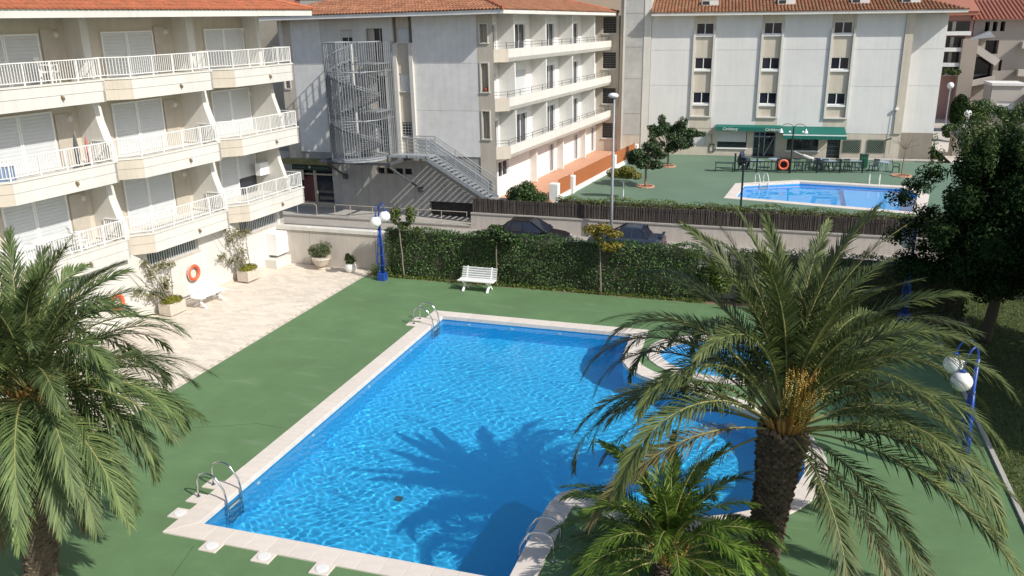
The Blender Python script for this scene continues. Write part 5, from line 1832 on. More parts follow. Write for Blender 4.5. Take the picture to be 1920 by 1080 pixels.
# ------------------------------------------------------------------ cars
def car(label, loc, rz, paint, L=4.05, W=1.64, hatch=True, spoiler=False):
    """front towards +x"""
    t = thing('parked_car', label, 'car', loc, rz, 'cars parked along the street')
    hx = L / 2
    stn = [(-hx, 0.62, 0.42, 0.72), (-hx + 0.06, 0.74, 0.30, 0.86), (-hx + 0.35, 0.80, 0.24, 0.90), (-0.6, 0.82, 0.22, 0.90), (0.55, 0.82, 0.22, 0.88), (0.85, 0.81, 0.22, 0.84), (hx - 0.35, 0.77, 0.24, 0.74), (hx - 0.06, 0.70, 0.28, 0.64), (hx, 0.58, 0.36, 0.56)]
    vs, fs = [], []
    for x, w, zb, zt in stn:
        w *= W / 1.64
        vs += [(x, -w + 0.08, zb), (x, -w, zb + 0.12), (x, -w, zt - 0.16), (x, -w + 0.07, zt - 0.03), (x, -w + 0.2, zt), (x, w - 0.2, zt), (x, w - 0.07, zt - 0.03), (x, w, zt - 0.16), (x, w, zb + 0.12), (x, w - 0.08, zb)]
    for i in range(len(stn) - 1):
        for k in range(10):
            a, b = i * 10 + k, i * 10 + (k + 1) % 10
            fs.append((a, b, b + 10, a + 10))
    fs.append(tuple(range(9, -1, -1)))
    fs.append(tuple((len(stn) - 1) * 10 + k for k in range(10)))
    MB().add(vs, fs).build('body', paint, t)
    rear = -hx + (0.28 if hatch else 0.75)
    cb_ = [(rear, 0.89), (rear + (0.55 if hatch else 0.45), 1.34), (0.05, 1.38), (0.95, 0.86)]
    wb, wt = W / 2 - 0.09, W / 2 - 0.26
    v = [(cb_[0][0], -wb, 0.885), (cb_[3][0], -wb, 0.84), (cb_[3][0], wb, 0.84), (cb_[0][0], wb, 0.885),
         (cb_[1][0], -wt, 1.36), (cb_[2][0], -wt, 1.385), (cb_[2][0], wt, 1.385), (cb_[1][0], wt, 1.36)]
    MB().add(v, [(0, 3, 2, 1), (0, 1, 5, 4), (2, 3, 7, 6), (1, 2, 6, 5), (3, 0, 4, 7)]).build('window_glass', GLASS, t)
    MB().add([(v[4][0] - .03, v[4][1] - .02, 1.352), (v[5][0] + .03, v[5][1] - .02, 1.372), (v[6][0] + .03, v[6][1] + .02, 1.372), (v[7][0] - .03, v[7][1] + .02, 1.352),
              (v[4][0] + .1, v[4][1] + .1, 1.41), (v[5][0] - .1, v[5][1] + .1, 1.43), (v[6][0] - .1, v[6][1] - .1, 1.43), (v[7][0] + .1, v[7][1] - .1, 1.41)],
             [(0, 3, 2, 1), (4, 5, 6, 7), (0, 1, 5, 4), (1, 2, 6, 5), (2, 3, 7, 6), (3, 0, 4, 7)]).build('roof', paint, t)
    m = MB()
    for sy in (-1, 1):
        wo = sy * 0.012
        for (p0, p1) in (((v[0][0], sy * wb + wo, 0.88), (v[4][0], sy * wt + wo, 1.36)), ((v[1][0], sy * wb + wo, 0.84), (v[5][0], sy * wt + wo, 1.38)), ((-0.35, sy * wb + wo, 0.87), (-0.40, sy * wt + wo, 1.37)), ((-1.15, sy * wb + wo, 0.87), (-1.0, sy * wt + wo, 1.36))):
            m.bar(p0, p1, 0.07 if p0[0] != -0.35 else 0.06, 0.03, (0, 1, 0))
    m.build('window_pillars', paint, t)
    for sy in (-1, 1):
        for x in (-hx + 0.78, hx - 0.80):
            w = MB().tube([(x, sy * (W / 2 - 0.18), 0.29), (x, sy * (W / 2 + 0.005), 0.29)], 0.29, 18).build('wheel', BLACKM, t)
            MB().tube([(x, sy * (W / 2 + 0.006), 0.29), (x, sy * (W / 2 + 0.018), 0.29)], 0.17, 14).build('rim', STEEL, w)
        MB().box(hx - 0.09, hx - 0.01, sy * 0.38, sy * 0.62, 0.50, 0.60).build('headlight', GLOBE, t)
        MB().box(-hx - 0.012, -hx + 0.05, sy * 0.40, sy * 0.64, 0.62, 0.76).build('tail_light', mat('red lamp glass', (0.35, 0.01, 0.01), 0.3), t)
        MB().bbox(0.66, 0.80, sy * (W / 2 + 0.03) - 0.07, sy * (W / 2 + 0.03) + 0.07, 0.88, 0.98, 0.02).build('mirror', paint, t)
    MB().box(-hx - 0.05, -hx + 0.02, -0.7, 0.7, 0.36, 0.5).build('bumper', STEELD, t)
    MB().box(hx - 0.02, hx + 0.05, -0.66, 0.66, 0.32, 0.45).build('bumper', STEELD, t)
    MB().box(-hx + 0.2, hx - 0.2, -W / 2 - 0.004, W / 2 + 0.004, 0.56, 0.60).build('side_strip', STEELD, t)
    if spoiler:
        MB().bar((-hx + 0.1, -0.62, 1.0), (-hx + 0.1, 0.62, 1.0), 0.16, 0.03).bar((-hx + 0.1, -0.55, 0.88), (-hx + 0.1, -0.55, 1.0), 0.05).bar((-hx + 0.1, 0.55, 0.88), (-hx + 0.1, 0.55, 1.0), 0.05).build('spoiler', paint, t)
    return t


CARK = mat('black car paint', (0.012, 0.011, 0.013), 0.22, 0.05, 2, spec=0.7)
CARG = mat('dark slate car paint', (0.030, 0.042, 0.06), 0.28, 0.05, 2, spec=0.7)
car('black hatchback parked behind the second young tree, nose to the right', (-12.6, 43.85, -1.12), 0, CARK)
car('dark slate blue car parked under the tall grey lamp, tail to the right', (-7.45, 43.85, -1.12), rad(180), CARG, hatch=False, spoiler=True)


# ================================================================== FAR COURT FURNITURE
pt = thing('bar_fence', 'low dark green fence of posts and spindles in front of the bar tables', 'fence')
fa = [(-3.08, 64.15), (-1.54, 64.28), (0.79, 64.62), (2.62, 64.95), (4.2, 65.4), (5.75, 65.83)]
for i, (x, y) in enumerate(fa):
    MB().bbox(x - 0.06, x + 0.06, y - 0.06, y + 0.06, 0, 1.0 if i else 1.35, 0.01).build('post', BLACKM, pt)
for (a, b) in zip(fa, fa[1:]):
    r = MB().bar((a[0], a[1], 0.78), (b[0], b[1], 0.78), 0.07, 0.08).bar((a[0], a[1], 0.16), (b[0], b[1], 0.16), 0.06, 0.07).build('rail', BLACKM, pt)
    k = int(math.hypot(b[0] - a[0], b[1] - a[1]) / 0.25)
    for i in range(1, k):
        x, y = a[0] + (b[0] - a[0]) * i / k, a[1] + (b[1] - a[1]) * i / k
        MB().box(x - 0.026, x + 0.026, y - 0.026, y + 0.026, 0.195, 0.739).build('spindle', BLACKM, r)
lb = lifebuoy('lifebuoy', 'orange lifebuoy hanging on the dark fence of the far bar', (0.30, 64.40, 0.60), (rad(90), 0, rad(8)), 0.31, 0.075)
t = thing('buoy_board', 'dark red backing board behind the lifebuoy on the bar fence', 'board', (0.30, 64.62, 0))
MB().bbox(-0.48, 0.48, -0.03, 0.03, 0.12, 1.0, 0.01).build('board', mat('dark red board', (0.07, 0.012, 0.015), 0.7, 0.1, 4), t)
for x in (-0.4, 0.4):
    MB().box(x - 0.03, x + 0.03, 0.032, 0.08, 0, 0.95).build('leg', BLACKM, t)
# green chairs and tables
gch = 'dark plastic chairs of the bar'
ch = plastic_chair(DGREEN, 'dark green chair at the right end of the table by the lifebuoy lamp', (1.35, 65.3, 0), rad(20), gch)
for (x, y, r, lab) in ((1.95, 65.9, 200, 'dark green chair behind the fence next to the folded parasol'),
                       (3.25, 65.7, 10, 'leftmost dark green chair of the three beside the dark doorway'),
                       (4.05, 65.9, -15, 'middle dark green chair of the three beside the dark doorway'),
                       (4.75, 66.1, 15, 'rightmost dark green chair of the three beside the dark doorway'),
                       (8.05, 66.6, 80, 'dark green chair nearest to the bare thin tree')):
    copytree(ch, (x, y, 0), rad(r), lab, gch)
cs = plastic_chair(NAVY, 'dark blue armchair standing alone right of the bar fence', (6.55, 66.6, 0), rad(-40), gch)
copytree(cs, (2.75, 66.6, 0), rad(160), 'dark blue chair against the wall below the second bar window', gch)
st = thing('stacked_chairs', 'tall stack of dark blue plastic chairs at the left end of the bar fence', 'chair stack', (-2.55, 64.75, 0), rad(60))
for k in range(6):
    m = MB()
    for sx in (-1, 1):
        for sy in (-1, 1):
            m.bar((sx * 0.24, sy * 0.23, 0), (sx * 0.20, sy * 0.19, 0.42), 0.045)
    m.box(-0.24, 0.24, -0.24, 0.22, 0.40, 0.43).bar((-0.2, 0.25, 0.42), (-0.2, 0.33, 0.85), 0.05).bar((0.2, 0.25, 0.42), (0.2, 0.33, 0.85), 0.05).bar((0, 0.24, 0.43), (0, 0.34, 0.85), 0.30, 0.02, (0, 1, 0)).bar((-0.25, -0.2, 0.6), (-0.25, 0.3, 0.62), 0.05, 0.03).bar((0.25, -0.2, 0.6), (0.25, 0.3, 0.62), 0.05, 0.03)
    q = m.build('chair', NAVY, st, loc=(0, -0.04 * k, 0.11 * k))
gt = 'round pale tables of the bar'
tb = round_table(PALEBL, 'round pale table beside the stack of blue chairs', (-1.55, 65.3, 0), 0.48, 0.72, gt)
for (x, y, lab) in ((-0.35, 66.4, 'round pale table in front of the bar door'), (3.1, 67.2, 'round pale table left of the dark doorway'), (3.55, 66.3, 'round pale table among the three dark green chairs'),
                    (5.35, 66.5, 'round pale table by the last post of the bar fence'), (7.25, 66.8, 'round pale table between the lone armchair and the thin tree')):
    copytree(tb, (x, y, 0), 0.2, lab, gt)
t = thing('low_bench', 'low dark green plank table left of the stacked chairs', 'table', (-3.75, 64.1, 0), rad(4))
MB().bbox(-0.75, 0.6, -0.3, 0.3, 0.62, 0.67, 0.01).build('table_top', DGREEN, t)
for x in (-0.68, 0.53):
    for y in (-0.25, 0.25):
        MB().box(x - 0.03, x + 0.03, y - 0.03, y + 0.03, 0, 0.62).build('leg', DGREEN, t)
MB().box(-0.66, 0.51, -0.02, 0.02, 0.25, 0.30).build('stretcher', DGREEN, t)
t = thing('waste_bin', 'upright green bin behind the tables near the lattice panels', 'bin', (5.95, 68.0, 0), rad(5))
MB().prism([(-0.26, -0.24), (0.26, -0.24), (0.26, 0.24), (-0.26, 0.24)], 0.08, 0.98, inset=0.03).build('body', mat('green bin plastic', (0.01, 0.09, 0.045), 0.5, 0.08, 4), t)
MB().bbox(-0.29, 0.29, -0.27, 0.27, 0.985, 1.06, 0.015).build('lid', DGREEN, t)
for x in (-0.2, 0.2):
    MB().tube([(x - 0.02, 0.2, 0.08), (x + 0.02, 0.2, 0.08)], 0.08, 10).build('wheel', BLACKM, t)
t = thing('folded_parasol', 'cream parasol lying folded on the tables beside the lifebuoy', 'parasol', (1.5, 67.5, 0.95))
t.rotation_euler = (0, rad(112), rad(-6))
MB().tube([(0, 0, -0.5), (0, 0, 2.7)], 0.025, 6).build('pole', WHITEP, t)
MB().lathe([(0.03, 0.1), (0.10, 0.2), (0.16, 0.9), (0.26, 1.7), (0.30, 2.0), (0.2, 2.05)], (0, 0, 0), 10, 1.0, 0.6).build('canopy', CREAMC, t)


def ring_bed(root, r=0.62):
    m = MB()
    n = 14
    for k in range(n):
        a0, a1 = 2 * PI * k / n + 0.02, 2 * PI * (k + 1) / n - 0.02
        MB().prism([(r * math.cos(a0), r * math.sin(a0)), (r * math.cos(a1), r * math.sin(a1)), ((r - 0.14) * math.cos(a1), (r - 0.14) * math.sin(a1)), ((r - 0.14) * math.cos(a0), (r - 0.14) * math.sin(a0))], -0.02, 0.07).build('edging_brick', TERR, root)
    MB().lathe([(r - 0.15, 0.0), (r - 0.2, 0.03), (0.01, 0.04)], (0, 0, 0), 16).build('bed_soil', mat('reddish soil', (0.24, 0.11, 0.07), 0.95, 0.15, 6), root)


def limb(a, b, r0, r1, wob=0.08, n=5):
    a, b = Vector(a), Vector(b)
    L = (b - a).length
    pts, rs = [], []
    for i in range(n + 1):
        t = i / n
        p = a.lerp(b, t)
        if 0 < i < n:
            p += Vector((random.uniform(-1, 1), random.uniform(-1, 1), random.uniform(-.4, .4))) * wob * L * 0.4
        pts.append(p)
        rs.append(r0 * (1 - t) + r1 * t)
    return pts, rs


def tree(name, label, loc, fork, trunk_r, blobs, nleaf, size, leafm, barkm=BARK, lean=(0, 0), group=None, cat='tree', bed=False, shell=0.6, extra=None, asp=0.55):
    t = thing(name, label, cat, loc, 0, group)
    top = (lean[0], lean[1], fork)
    m = MB()
    pts, rs = limb((0, 0, 0), top, trunk_r, trunk_r * 0.75, 0.02, 6)
    m.tube(pts, rs, 9)
    m.build('trunk', barkm, t, smooth=True)
    for b in blobs:
        pts, rs = limb(top, (b[0], b[1], b[2] - b[5] * 0.1), trunk_r * 0.5, trunk_r * 0.12, 0.12)
        bm_ = MB().tube(pts, rs, 6)
        for _ in range(4):
            q = pts[3]
            e = (b[0] + random.uniform(-1, 1) * b[3] * 0.8, b[1] + random.uniform(-1, 1) * b[4] * 0.8, b[2] + random.uniform(-0.2, 0.9) * b[5] * 0.8)
            p2, r2 = limb(q, e, trunk_r * 0.18, trunk_r * 0.05, 0.15, 3)
            bm_.tube(p2, r2, 4)
        bm_.build('limb', barkm, t)
    foliage('crown', nleaf, blobs, size, leafm, t, shell, asp)
    if bed:
        ring_bed(t)
    return t


def clumps(c, R, n, r, seed, squash=0.75):
    rg = random.Random(seed)
    out = []
    for _ in range(n):
        while True:
            d = Vector((rg.uniform(-1, 1), rg.uniform(-1, 1), rg.uniform(-1, 1)))
            if 0.2 < d.length < 1:
                break
        d = d.normalized() * rg.uniform(0.55, 1.0)
        q = r * rg.uniform(0.6, 1.35)
        out.append((c[0] + d.x * R[0], c[1] + d.y * R[1], c[2] + d.z * R[2], q, q, q * squash))
    return out


# young trees along the hedge
YG = 'young trees along the hedge'
tree('young_tree', 'slim young tree with two upright leaf tufts right of the blue lamp', (-15.12, 32.42, 0), 2.15, 0.035,
     [(-0.28, 0, 2.75, 0.24, 0.24, 0.36), (0.42, 0, 2.85, 0.22, 0.22, 0.42), (0.06, 0.1, 2.35, 0.3, 0.25, 0.16), (-0.1, -0.1, 2.95, 0.12, 0.12, 0.2), (0.7, 0, 2.2, 0.12, 0.12, 0.16)], 900, 0.13, L_YOUNG, BARK, (-0.12, 0), YG)
tree('young_tree', 'young tree with a flat spreading dark crown behind the white bench', (-10.92, 32.4, 0), 1.9, 0.032,
     [(-0.45, 0, 2.25, 0.4, 0.3, 0.16), (0.35, 0, 2.2, 0.45, 0.3, 0.2), (0, 0.1, 2.45, 0.35, 0.3, 0.16), (0.75, 0.1, 2.0, 0.25, 0.25, 0.15), (-0.1, 0, 1.95, 0.3, 0.3, 0.15)], 1250, 0.13, L_SHRUB, BARK, (0.05, 0), YG)
tree('young_tree', 'young tree with a yellow and rusty crown in front of the slate car', (-6.48, 32.42, 0), 1.85, 0.035,
     [(-0.4, 0, 2.65, 0.4, 0.3, 0.22), (0.05, 0, 2.75, 0.4, 0.3, 0.2), (0.5, 0, 2.55, 0.36, 0.3, 0.16), (0.3, -0.1, 2.05, 0.4, 0.3, 0.2), (-0.15, 0, 2.35, 0.2, 0.2, 0.15), (0.6, 0, 2.1, 0.3, 0.2, 0.12)], 1500, 0.125, L_RUSTY, BARK, (-0.05, 0), YG)
# far court
FG = 'broad crowned trees on the far court'
tree('court_tree', 'spreading dark green tree on the near left of the far court', (-8.43, 56.6, 0), 1.15, 0.085,
     clumps((0.1, 0, 2.0), (1.4, 1.0, 0.8), 22, 0.36, 3), 4600, 0.18, L_FIG, BARK, (0.0, 0), FG, bed=True)
tree('court_tree', 'larger spreading tree close to the lift tower on the far court', (-8.09, 65.41, 0), 1.1, 0.09,
     clumps((0.1, 0, 2.25), (1.95, 1.2, 1.05), 26, 0.42, 5) + [(2.2, 0, 2.5, 0.55, 0.4, 0.2), (-1.3, 0, 2.9, 0.4, 0.3, 0.25), (1.0, 0, 3.3, 0.4, 0.35, 0.45), (-0.6, 0, 3.5, 0.3, 0.3, 0.4)], 7000, 0.19, L_FIG, BARK, (0.0, 0), FG, bed=True)
tree('small_tree', 'small yellow green tree with a white stem behind the grey street lamp', (-9.15, 52.3, 0), 0.95, 0.035,
     [(-0.6, 0, 1.55, 0.5, 0.45, 0.3), (0.2, 0, 1.75, 0.55, 0.45, 0.28), (0.75, 0, 1.45, 0.4, 0.4, 0.22), (0, 0.2, 1.4, 0.6, 0.4, 0.2)], 2100, 0.14, L_YEL, WHITEP)
tree('round_shrub', 'large dark rounded shrub behind the cane fence near the stair foot', (-13.95, 47.55, 0), 0.4, 0.09,
     clumps((0, 0, 0.95), (1.25, 0.6, 0.55), 14, 0.48, 11, 0.8), 7500, 0.13, L_SHRUB, BARKD, cat='shrub')
bt = thing('bare_tree', 'leafless thin tree in a round brick bed right of the bar chairs', 'tree', (8.27, 65.07, 0))
MB().tube([(0, 0, 0), (0.02, 0, 1.0), (0.06, 0, 1.9)], [0.05, 0.045, 0.035], 7).build('trunk', BARK, bt)
for k in range(9):
    a = k * 0.7 - 0.2
    ex, ey = 0.95 * math.cos(a), 0.5 * math.sin(a)
    z = 2.25 + 0.45 * math.sin(k * 1.7) ** 2
    m = MB().tube([(0.06, 0, 1.85), (ex * 0.5, ey * 0.5, z - 0.15), (ex, ey, z)], [0.02, 0.013, 0.006], 5)
    m.tube([(ex * 0.5, ey * 0.5, z - 0.15), (ex * 0.6, ey * 0.7, z + 0.25)], [0.01, 0.004], 4)
    m.tube([(ex * 0.6, ey * 0.6, z - 0.12), (ex * 1.15, ey * 0.4, z - 0.1)], [0.01, 0.004], 4)
    m.build('twig', BARK, bt)
ring_bed(bt, 0.68)

# the big dark tree at the right and its lighter shoots
bl = clumps((0.9, 0.2, 4.1), (3.3, 2.6, 2.4), 52, 0.75, 21, 0.95)
bl += [(0.8, 0, 4.0, 2.7, 2.2, 2.0), (-2.2, 0, 2.4, 0.9, 0.8, 0.5), (2.5, 0, 2.3, 1.2, 0.9, 0.6), (3.2, 0, 3.2, 1.2, 1.2, 1.2)]
bt = tree('dark_tree', 'huge dark dense tree on the lawn at the right edge', (7.16, 30.77, 0), 2.0, 0.21, bl[:14], 10, 0.1, L_DARK, BARKD, (0.15, 0), shell=0.9)
for c in [c for c in bt.children if c.name.startswith('crown')]:
    bpy.data.objects.remove(c)
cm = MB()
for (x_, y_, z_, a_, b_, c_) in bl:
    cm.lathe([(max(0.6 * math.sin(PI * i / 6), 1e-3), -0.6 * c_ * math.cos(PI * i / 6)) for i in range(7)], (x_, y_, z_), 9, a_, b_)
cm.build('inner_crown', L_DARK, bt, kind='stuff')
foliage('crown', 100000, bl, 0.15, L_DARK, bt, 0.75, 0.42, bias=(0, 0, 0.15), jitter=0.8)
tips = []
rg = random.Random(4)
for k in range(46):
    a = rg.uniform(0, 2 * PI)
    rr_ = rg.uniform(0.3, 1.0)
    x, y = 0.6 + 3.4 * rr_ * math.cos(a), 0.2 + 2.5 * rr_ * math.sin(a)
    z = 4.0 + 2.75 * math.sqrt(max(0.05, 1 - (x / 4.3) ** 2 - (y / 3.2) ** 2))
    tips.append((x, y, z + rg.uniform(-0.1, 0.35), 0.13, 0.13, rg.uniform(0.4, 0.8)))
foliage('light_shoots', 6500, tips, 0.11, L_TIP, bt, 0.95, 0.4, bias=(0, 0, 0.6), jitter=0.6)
tree('green_tree', 'lighter green feathery tree rising behind the huge dark tree', (9.4, 37.5, -0.6), 2.2, 0.14,
     [(x, y, z, 0.42, 0.42, h_) for x, y, z, h_ in [(rg.uniform(-2.6, 2.4), rg.uniform(-0.8, 0.8), rg.uniform(4.8, 7.0), rg.uniform(0.7, 1.3)) for _ in range(26)]] + [(0, 0, 4.3, 2.6, 1.2, 1.6)],
     17000, 0.13, L_TIP, BARKD, shell=0.8, asp=0.4)
tree('corner_shrub', 'yellow green shrub filling the gap at the end of the hedge behind the palm', (-2.05, 32.85, 0), 0.5, 0.05, clumps((0, 0, 1.05), (0.55, 0.35, 0.8), 12, 0.36, 15), 2600, 0.12, L_IVY, BARK, cat='shrub')
sparse = [(-2.7 + 0.5 * math.sin(k * 2.1), 0.2 * math.cos(k), 2.7 + 0.42 * k, 0.55, 0.4, 0.32) for k in range(8)]
foliage('outer_sprays', 3800, sparse, 0.13, L_DARK, bt, 0.95, 0.4)
# neighbouring tree standing outside the picture: its shade falls across the court
tree('shade_tree', 'dense tree beyond the right edge whose shade falls on the lawn', (9.9, 23.0, 0), 2.4, 0.2,
     clumps((0.2, 0, 4.8), (2.2, 2.9, 2.1), 30, 0.9, 8) + [(0.2, 0, 4.7, 2.0, 2.6, 1.9)], 22000, 0.22, L_DARK, BARKD, group='trees beyond the right edge')
copytree([o for o in bpy.data.objects if o.name == 'shade_tree'][0], (10.6, 27.3, -0.3), 1.0, 'second dense tree beyond the right edge nearer the street', 'trees beyond the right edge')

# ================================================================== PALMS
UP = Vector((0, 0, 1))


def frond(name, L, az, el, bend, m_leaf, parent, org, leafL=0.46, pet=0.16, dens=0.042, wid=0.030, droopy=0.35, twist=0.0, curl=1.15, seed=0, side=0.0, vee=0.55):
    """one pinnate frond with an arched rachis and two ranks of leaflets"""
    rg = random.Random(seed)
    n = 26
    P, D = [], []
    p = Vector(org)
    hd = Vector((math.cos(az), math.sin(az), 0))
    sd2 = Vector((-math.sin(az), math.cos(az), 0))
    for i in range(n + 1):
        t = i / n
        e = el - bend * t ** curl
        s_ = side * t * t
        d = (hd * math.cos(e) + UP * math.sin(e)) * math.cos(s_) + sd2 * math.sin(s_)
        P.append(p.copy())
        D.append(d.normalized())
        p = p + d * (L / n)

    def at(t):
        x = min(max(t * n, 0), n - 1e-6)
        i = int(x)
        f_ = x - i
        return P[i].lerp(P[i + 1], f_), D[i].lerp(D[i + 1], f_).normalized()
    V, F = [], []
    k = int(L * (1 - pet) / dens)
    for i in range(k):
        t = pet + (1 - pet) * (i + 0.5) / k
        u = (t - pet) / (1 - pet)
        o, d = at(t)
        s = d.cross(UP)
        if s.length < 0.15:
            s = sd2.copy()
        s.normalize()
        if s.dot(d.cross(hd.cross(sd2) * 1.0)) < 0:
            pass
        nrm = s.cross(d).normalized()
        s = (s * math.cos(twist * u) + nrm * math.sin(twist * u)).normalized()
        nrm = s.cross(d).normalized()
        ll = leafL * (min(1, 0.35 + u * 3.2) if u < 0.25 else 1.0) * (1.0 if u < 0.6 else 1.0 - 0.62 * ((u - 0.6) / 0.4) ** 1.3)
        fa_ = 0.95 - 0.62 * u      # angle away from the rachis
        for sg in (-1, 1):
            ang = fa_ + rg.uniform(-0.10, 0.10)
            v_ = vee * rg.uniform(0.5, 1.4) * (1 if rg.random() < 0.75 else -0.3)
            dr = (d * math.cos(ang) + (s * sg * math.cos(v_) + nrm * math.sin(v_)) * math.sin(ang)).normalized()
            l_ = ll * rg.uniform(0.85, 1.12)
            w = wid * rg.uniform(0.8, 1.15)
            a = o
            b = o + dr * l_ * 0.5 - UP * (droopy * 0.10 * l_)
            c = o + dr * l_ - UP * (droopy * (0.42 + rg.uniform(-.1, .15)) * l_)
            wv = dr.cross(nrm).normalized() * w / 2
            q = len(V)
            V += [a - wv * 0.5, a + wv * 0.5, b + wv, b - wv, c]
            F += [(q, q + 1, q + 2), (q, q + 2, q + 3), (q + 3, q + 2, q + 4)]
    me = mesh_np('leaflets', np.array([tuple(v) for v in V]), np.array(F))
    r = MB().tube(P[::2], [max(0.026 * (1 - j / (n / 2)) ** 0.8, 0.005) * (1.6 if j == 0 else 1) for j in range(len(P[::2]))], 5).build(name, RACHIS, parent, smooth=True)
    link('leaflets', me, m_leaf, r, kind='stuff')
    return r


def palm_trunk(root, base, top, r0, r1, rb, n_stub, bulge=0.0, m1=PTRUNK, m2=PSTUB):
    """ragged trunk from base to top; wedge shaped leaf stubs in spirals"""
    a, b = Vector(base), Vector(top)
    H = (b - a).length
    nz, ns = 40, 28
    V, F = [], []
    for i in range(nz + 1):
        t = i / nz
        c = a.lerp(b, t)
        r = r0 + (r1 - r0) * t
        r *= 1 + bulge * math.exp(-((t - 0.9) / 0.22) ** 2)
        for k in range(ns):
            th = 2 * PI * k / ns
            w = 1 + 0.05 * math.sin(th * 7 + i * 1.9) + 0.04 * math.sin(th * 3 - i * 2.7) + random.uniform(-.02, .02)
            V.append((c.x + r * w * math.cos(th), c.y + r * w * math.sin(th), c.z))
    for i in range(nz):
        for k in range(ns):
            k2 = (k + 1) % ns
            F.append((i * ns + k, i * ns + k2, (i + 1) * ns + k2, (i + 1) * ns + k))
    me = mesh_np('trunk', V, F, smooth=False)
    tr_ = link('trunk', me, m1, root)
    m = MB()
    for i in range(n_stub):
        t = (i + 0.5) / n_stub
        th = i * 2.39996
        c = a.lerp(b, t)
        r = (r0 + (r1 - r0) * t) * (1 + bulge * math.exp(-((t - 0.9) / 0.22) ** 2))
        rad_d = Vector((math.cos(th), math.sin(th), 0))
        tan = Vector((-math.sin(th), math.cos(th), 0))
        sz = random.uniform(0.75, 1.25) * (0.7 + 0.5 * t)
        o = c + rad_d * (r - 0.02)
        w, h, d = 0.075 * sz, 0.10 * sz, 0.075 * sz
        tip = o + rad_d * d + UP * (h * 0.55)
        m.add([o - tan * w - UP * h * 0.1, o + tan * w - UP * h * 0.1, o + tan * w * 0.4 + UP * h, o - tan * w * 0.4 + UP * h, tip - tan * w * 0.45, tip + tan * w * 0.45, o - UP * h * 0.7],
              [(0, 6, 1), (0, 1, 5, 4), (4, 5, 2, 3), (0, 4, 3), (1, 2, 5)])
    m.build('leaf_stubs', m2, root, kind='stuff')
    return tr_


def make_palm(label, base, top, r0, r1, leafm, n_up, n_old, L, seed, stub=420, leafL=0.46, dens=0.042, wid=0.03, custom=(), bulge=0.15, name='palm_tree', maxel=86, minel=-22, group=None, old=L_PALMO, pet=0.15, upw=1.3, clear=24, b0=34, b1=62, thin=None, curl=1.3, b2=None):
    t = thing(name, label, 'palm tree', base, 0, group)
    topl = Vector(top) - Vector(base)
    palm_trunk(t, (0, 0, -0.05), tuple(topl), r0, r1, 0.1, stub, bulge)
    rg = random.Random(seed)
    c = topl
    MB().sphere((c.x, c.y, c.z + 0.05), r1 * 0.7, 12, 8).build('crown_heart', PETIO, t)
    camaz = math.atan2(-base[1], -base[0])
    for i in range(n_up):
        q = (i + 0.5) / n_up
        el = rad(maxel - (maxel - minel) * q ** upw + rg.uniform(-5, 5))
        az = i * 2.39996 + rg.uniform(-0.2, 0.2)
        if el < rad(24) and abs((az - camaz + PI) % (2 * PI) - PI) < rad(clear):
            continue
        if clear > 30 and el < rad(82) and abs((az - camaz + PI) % (2 * PI) - PI) < rad(24):
            continue
        if el < rad(52) and abs((az - camaz + PI) % (2 * PI) - PI) < rad(max(15, clear * 0.9)):
            continue
        if any(el < rad(t_[2]) and rad(t_[0]) < (az % (2 * PI)) < rad(t_[1]) for t_ in (thin or ())):
            continue
        Lf = L * rg.uniform(0.88, 1.06) * (0.92 if q < 0.12 else 1.0)
        bend = rad(b0 + b1 * min(q * 2.6, 1) + rg.uniform(-12, 16))
        if q > 0.7:
            bend = rad((b2 or 76) + rg.uniform(-8, 16))
        st_ = c + Vector((math.cos(az), math.sin(az), 0)) * r1 * 0.55 * min(1, q * 2) + UP * (0.28 - 0.32 * q)
        frond('frond', Lf, az, el, bend, leafm, t, st_, leafL, pet, dens, wid, 0.30 + 0.35 * q, rg.uniform(-0.6, 0.6), curl, seed * 1000 + i, rg.uniform(-0.12, 0.12))
    for i in range(n_old):
        az = i * 2.39996 + 1.0 + rg.uniform(-0.3, 0.3)
        el = rad(rg.uniform(-25, -5))
        st_ = c + Vector((math.cos(az), math.sin(az), 0)) * r1 * 0.7 - UP * 0.12
        frond('frond', L * rg.uniform(0.7, 0.88), az, el, rad(rg.uniform(58, 72)), old, t, st_, leafL * 0.85, pet, dens * 1.15, wid * 0.8, 0.9, rg.uniform(-0.6, 0.6), 0.8, seed * 77 + i)
    for (az, el, bend, Lf, mm) in custom:
        st_ = c + Vector((math.cos(rad(az)), math.sin(rad(az)), 0)) * r1 * 0.5
        frond('frond', Lf, rad(az), rad(el), rad(bend), mm or leafm, t, st_, leafL, pet, dens, wid, 0.45, rg.uniform(-0.4, 0.4), 1.1, seed * 31 + int(az) + 400)
    # orange petiole bases
    for i in range(26):
        az = i * 2.39996 + 0.4
        d = Vector((math.cos(az), math.sin(az), 0))
        o = c + d * r1 * 0.55 - UP * 0.12
        MB().tube([o, o + d * 0.12 + UP * 0.22, o + d * 0.26 + UP * 0.48], [0.055, 0.04, 0.022], 5).build('petiole_base', PETIO, t)
    return t


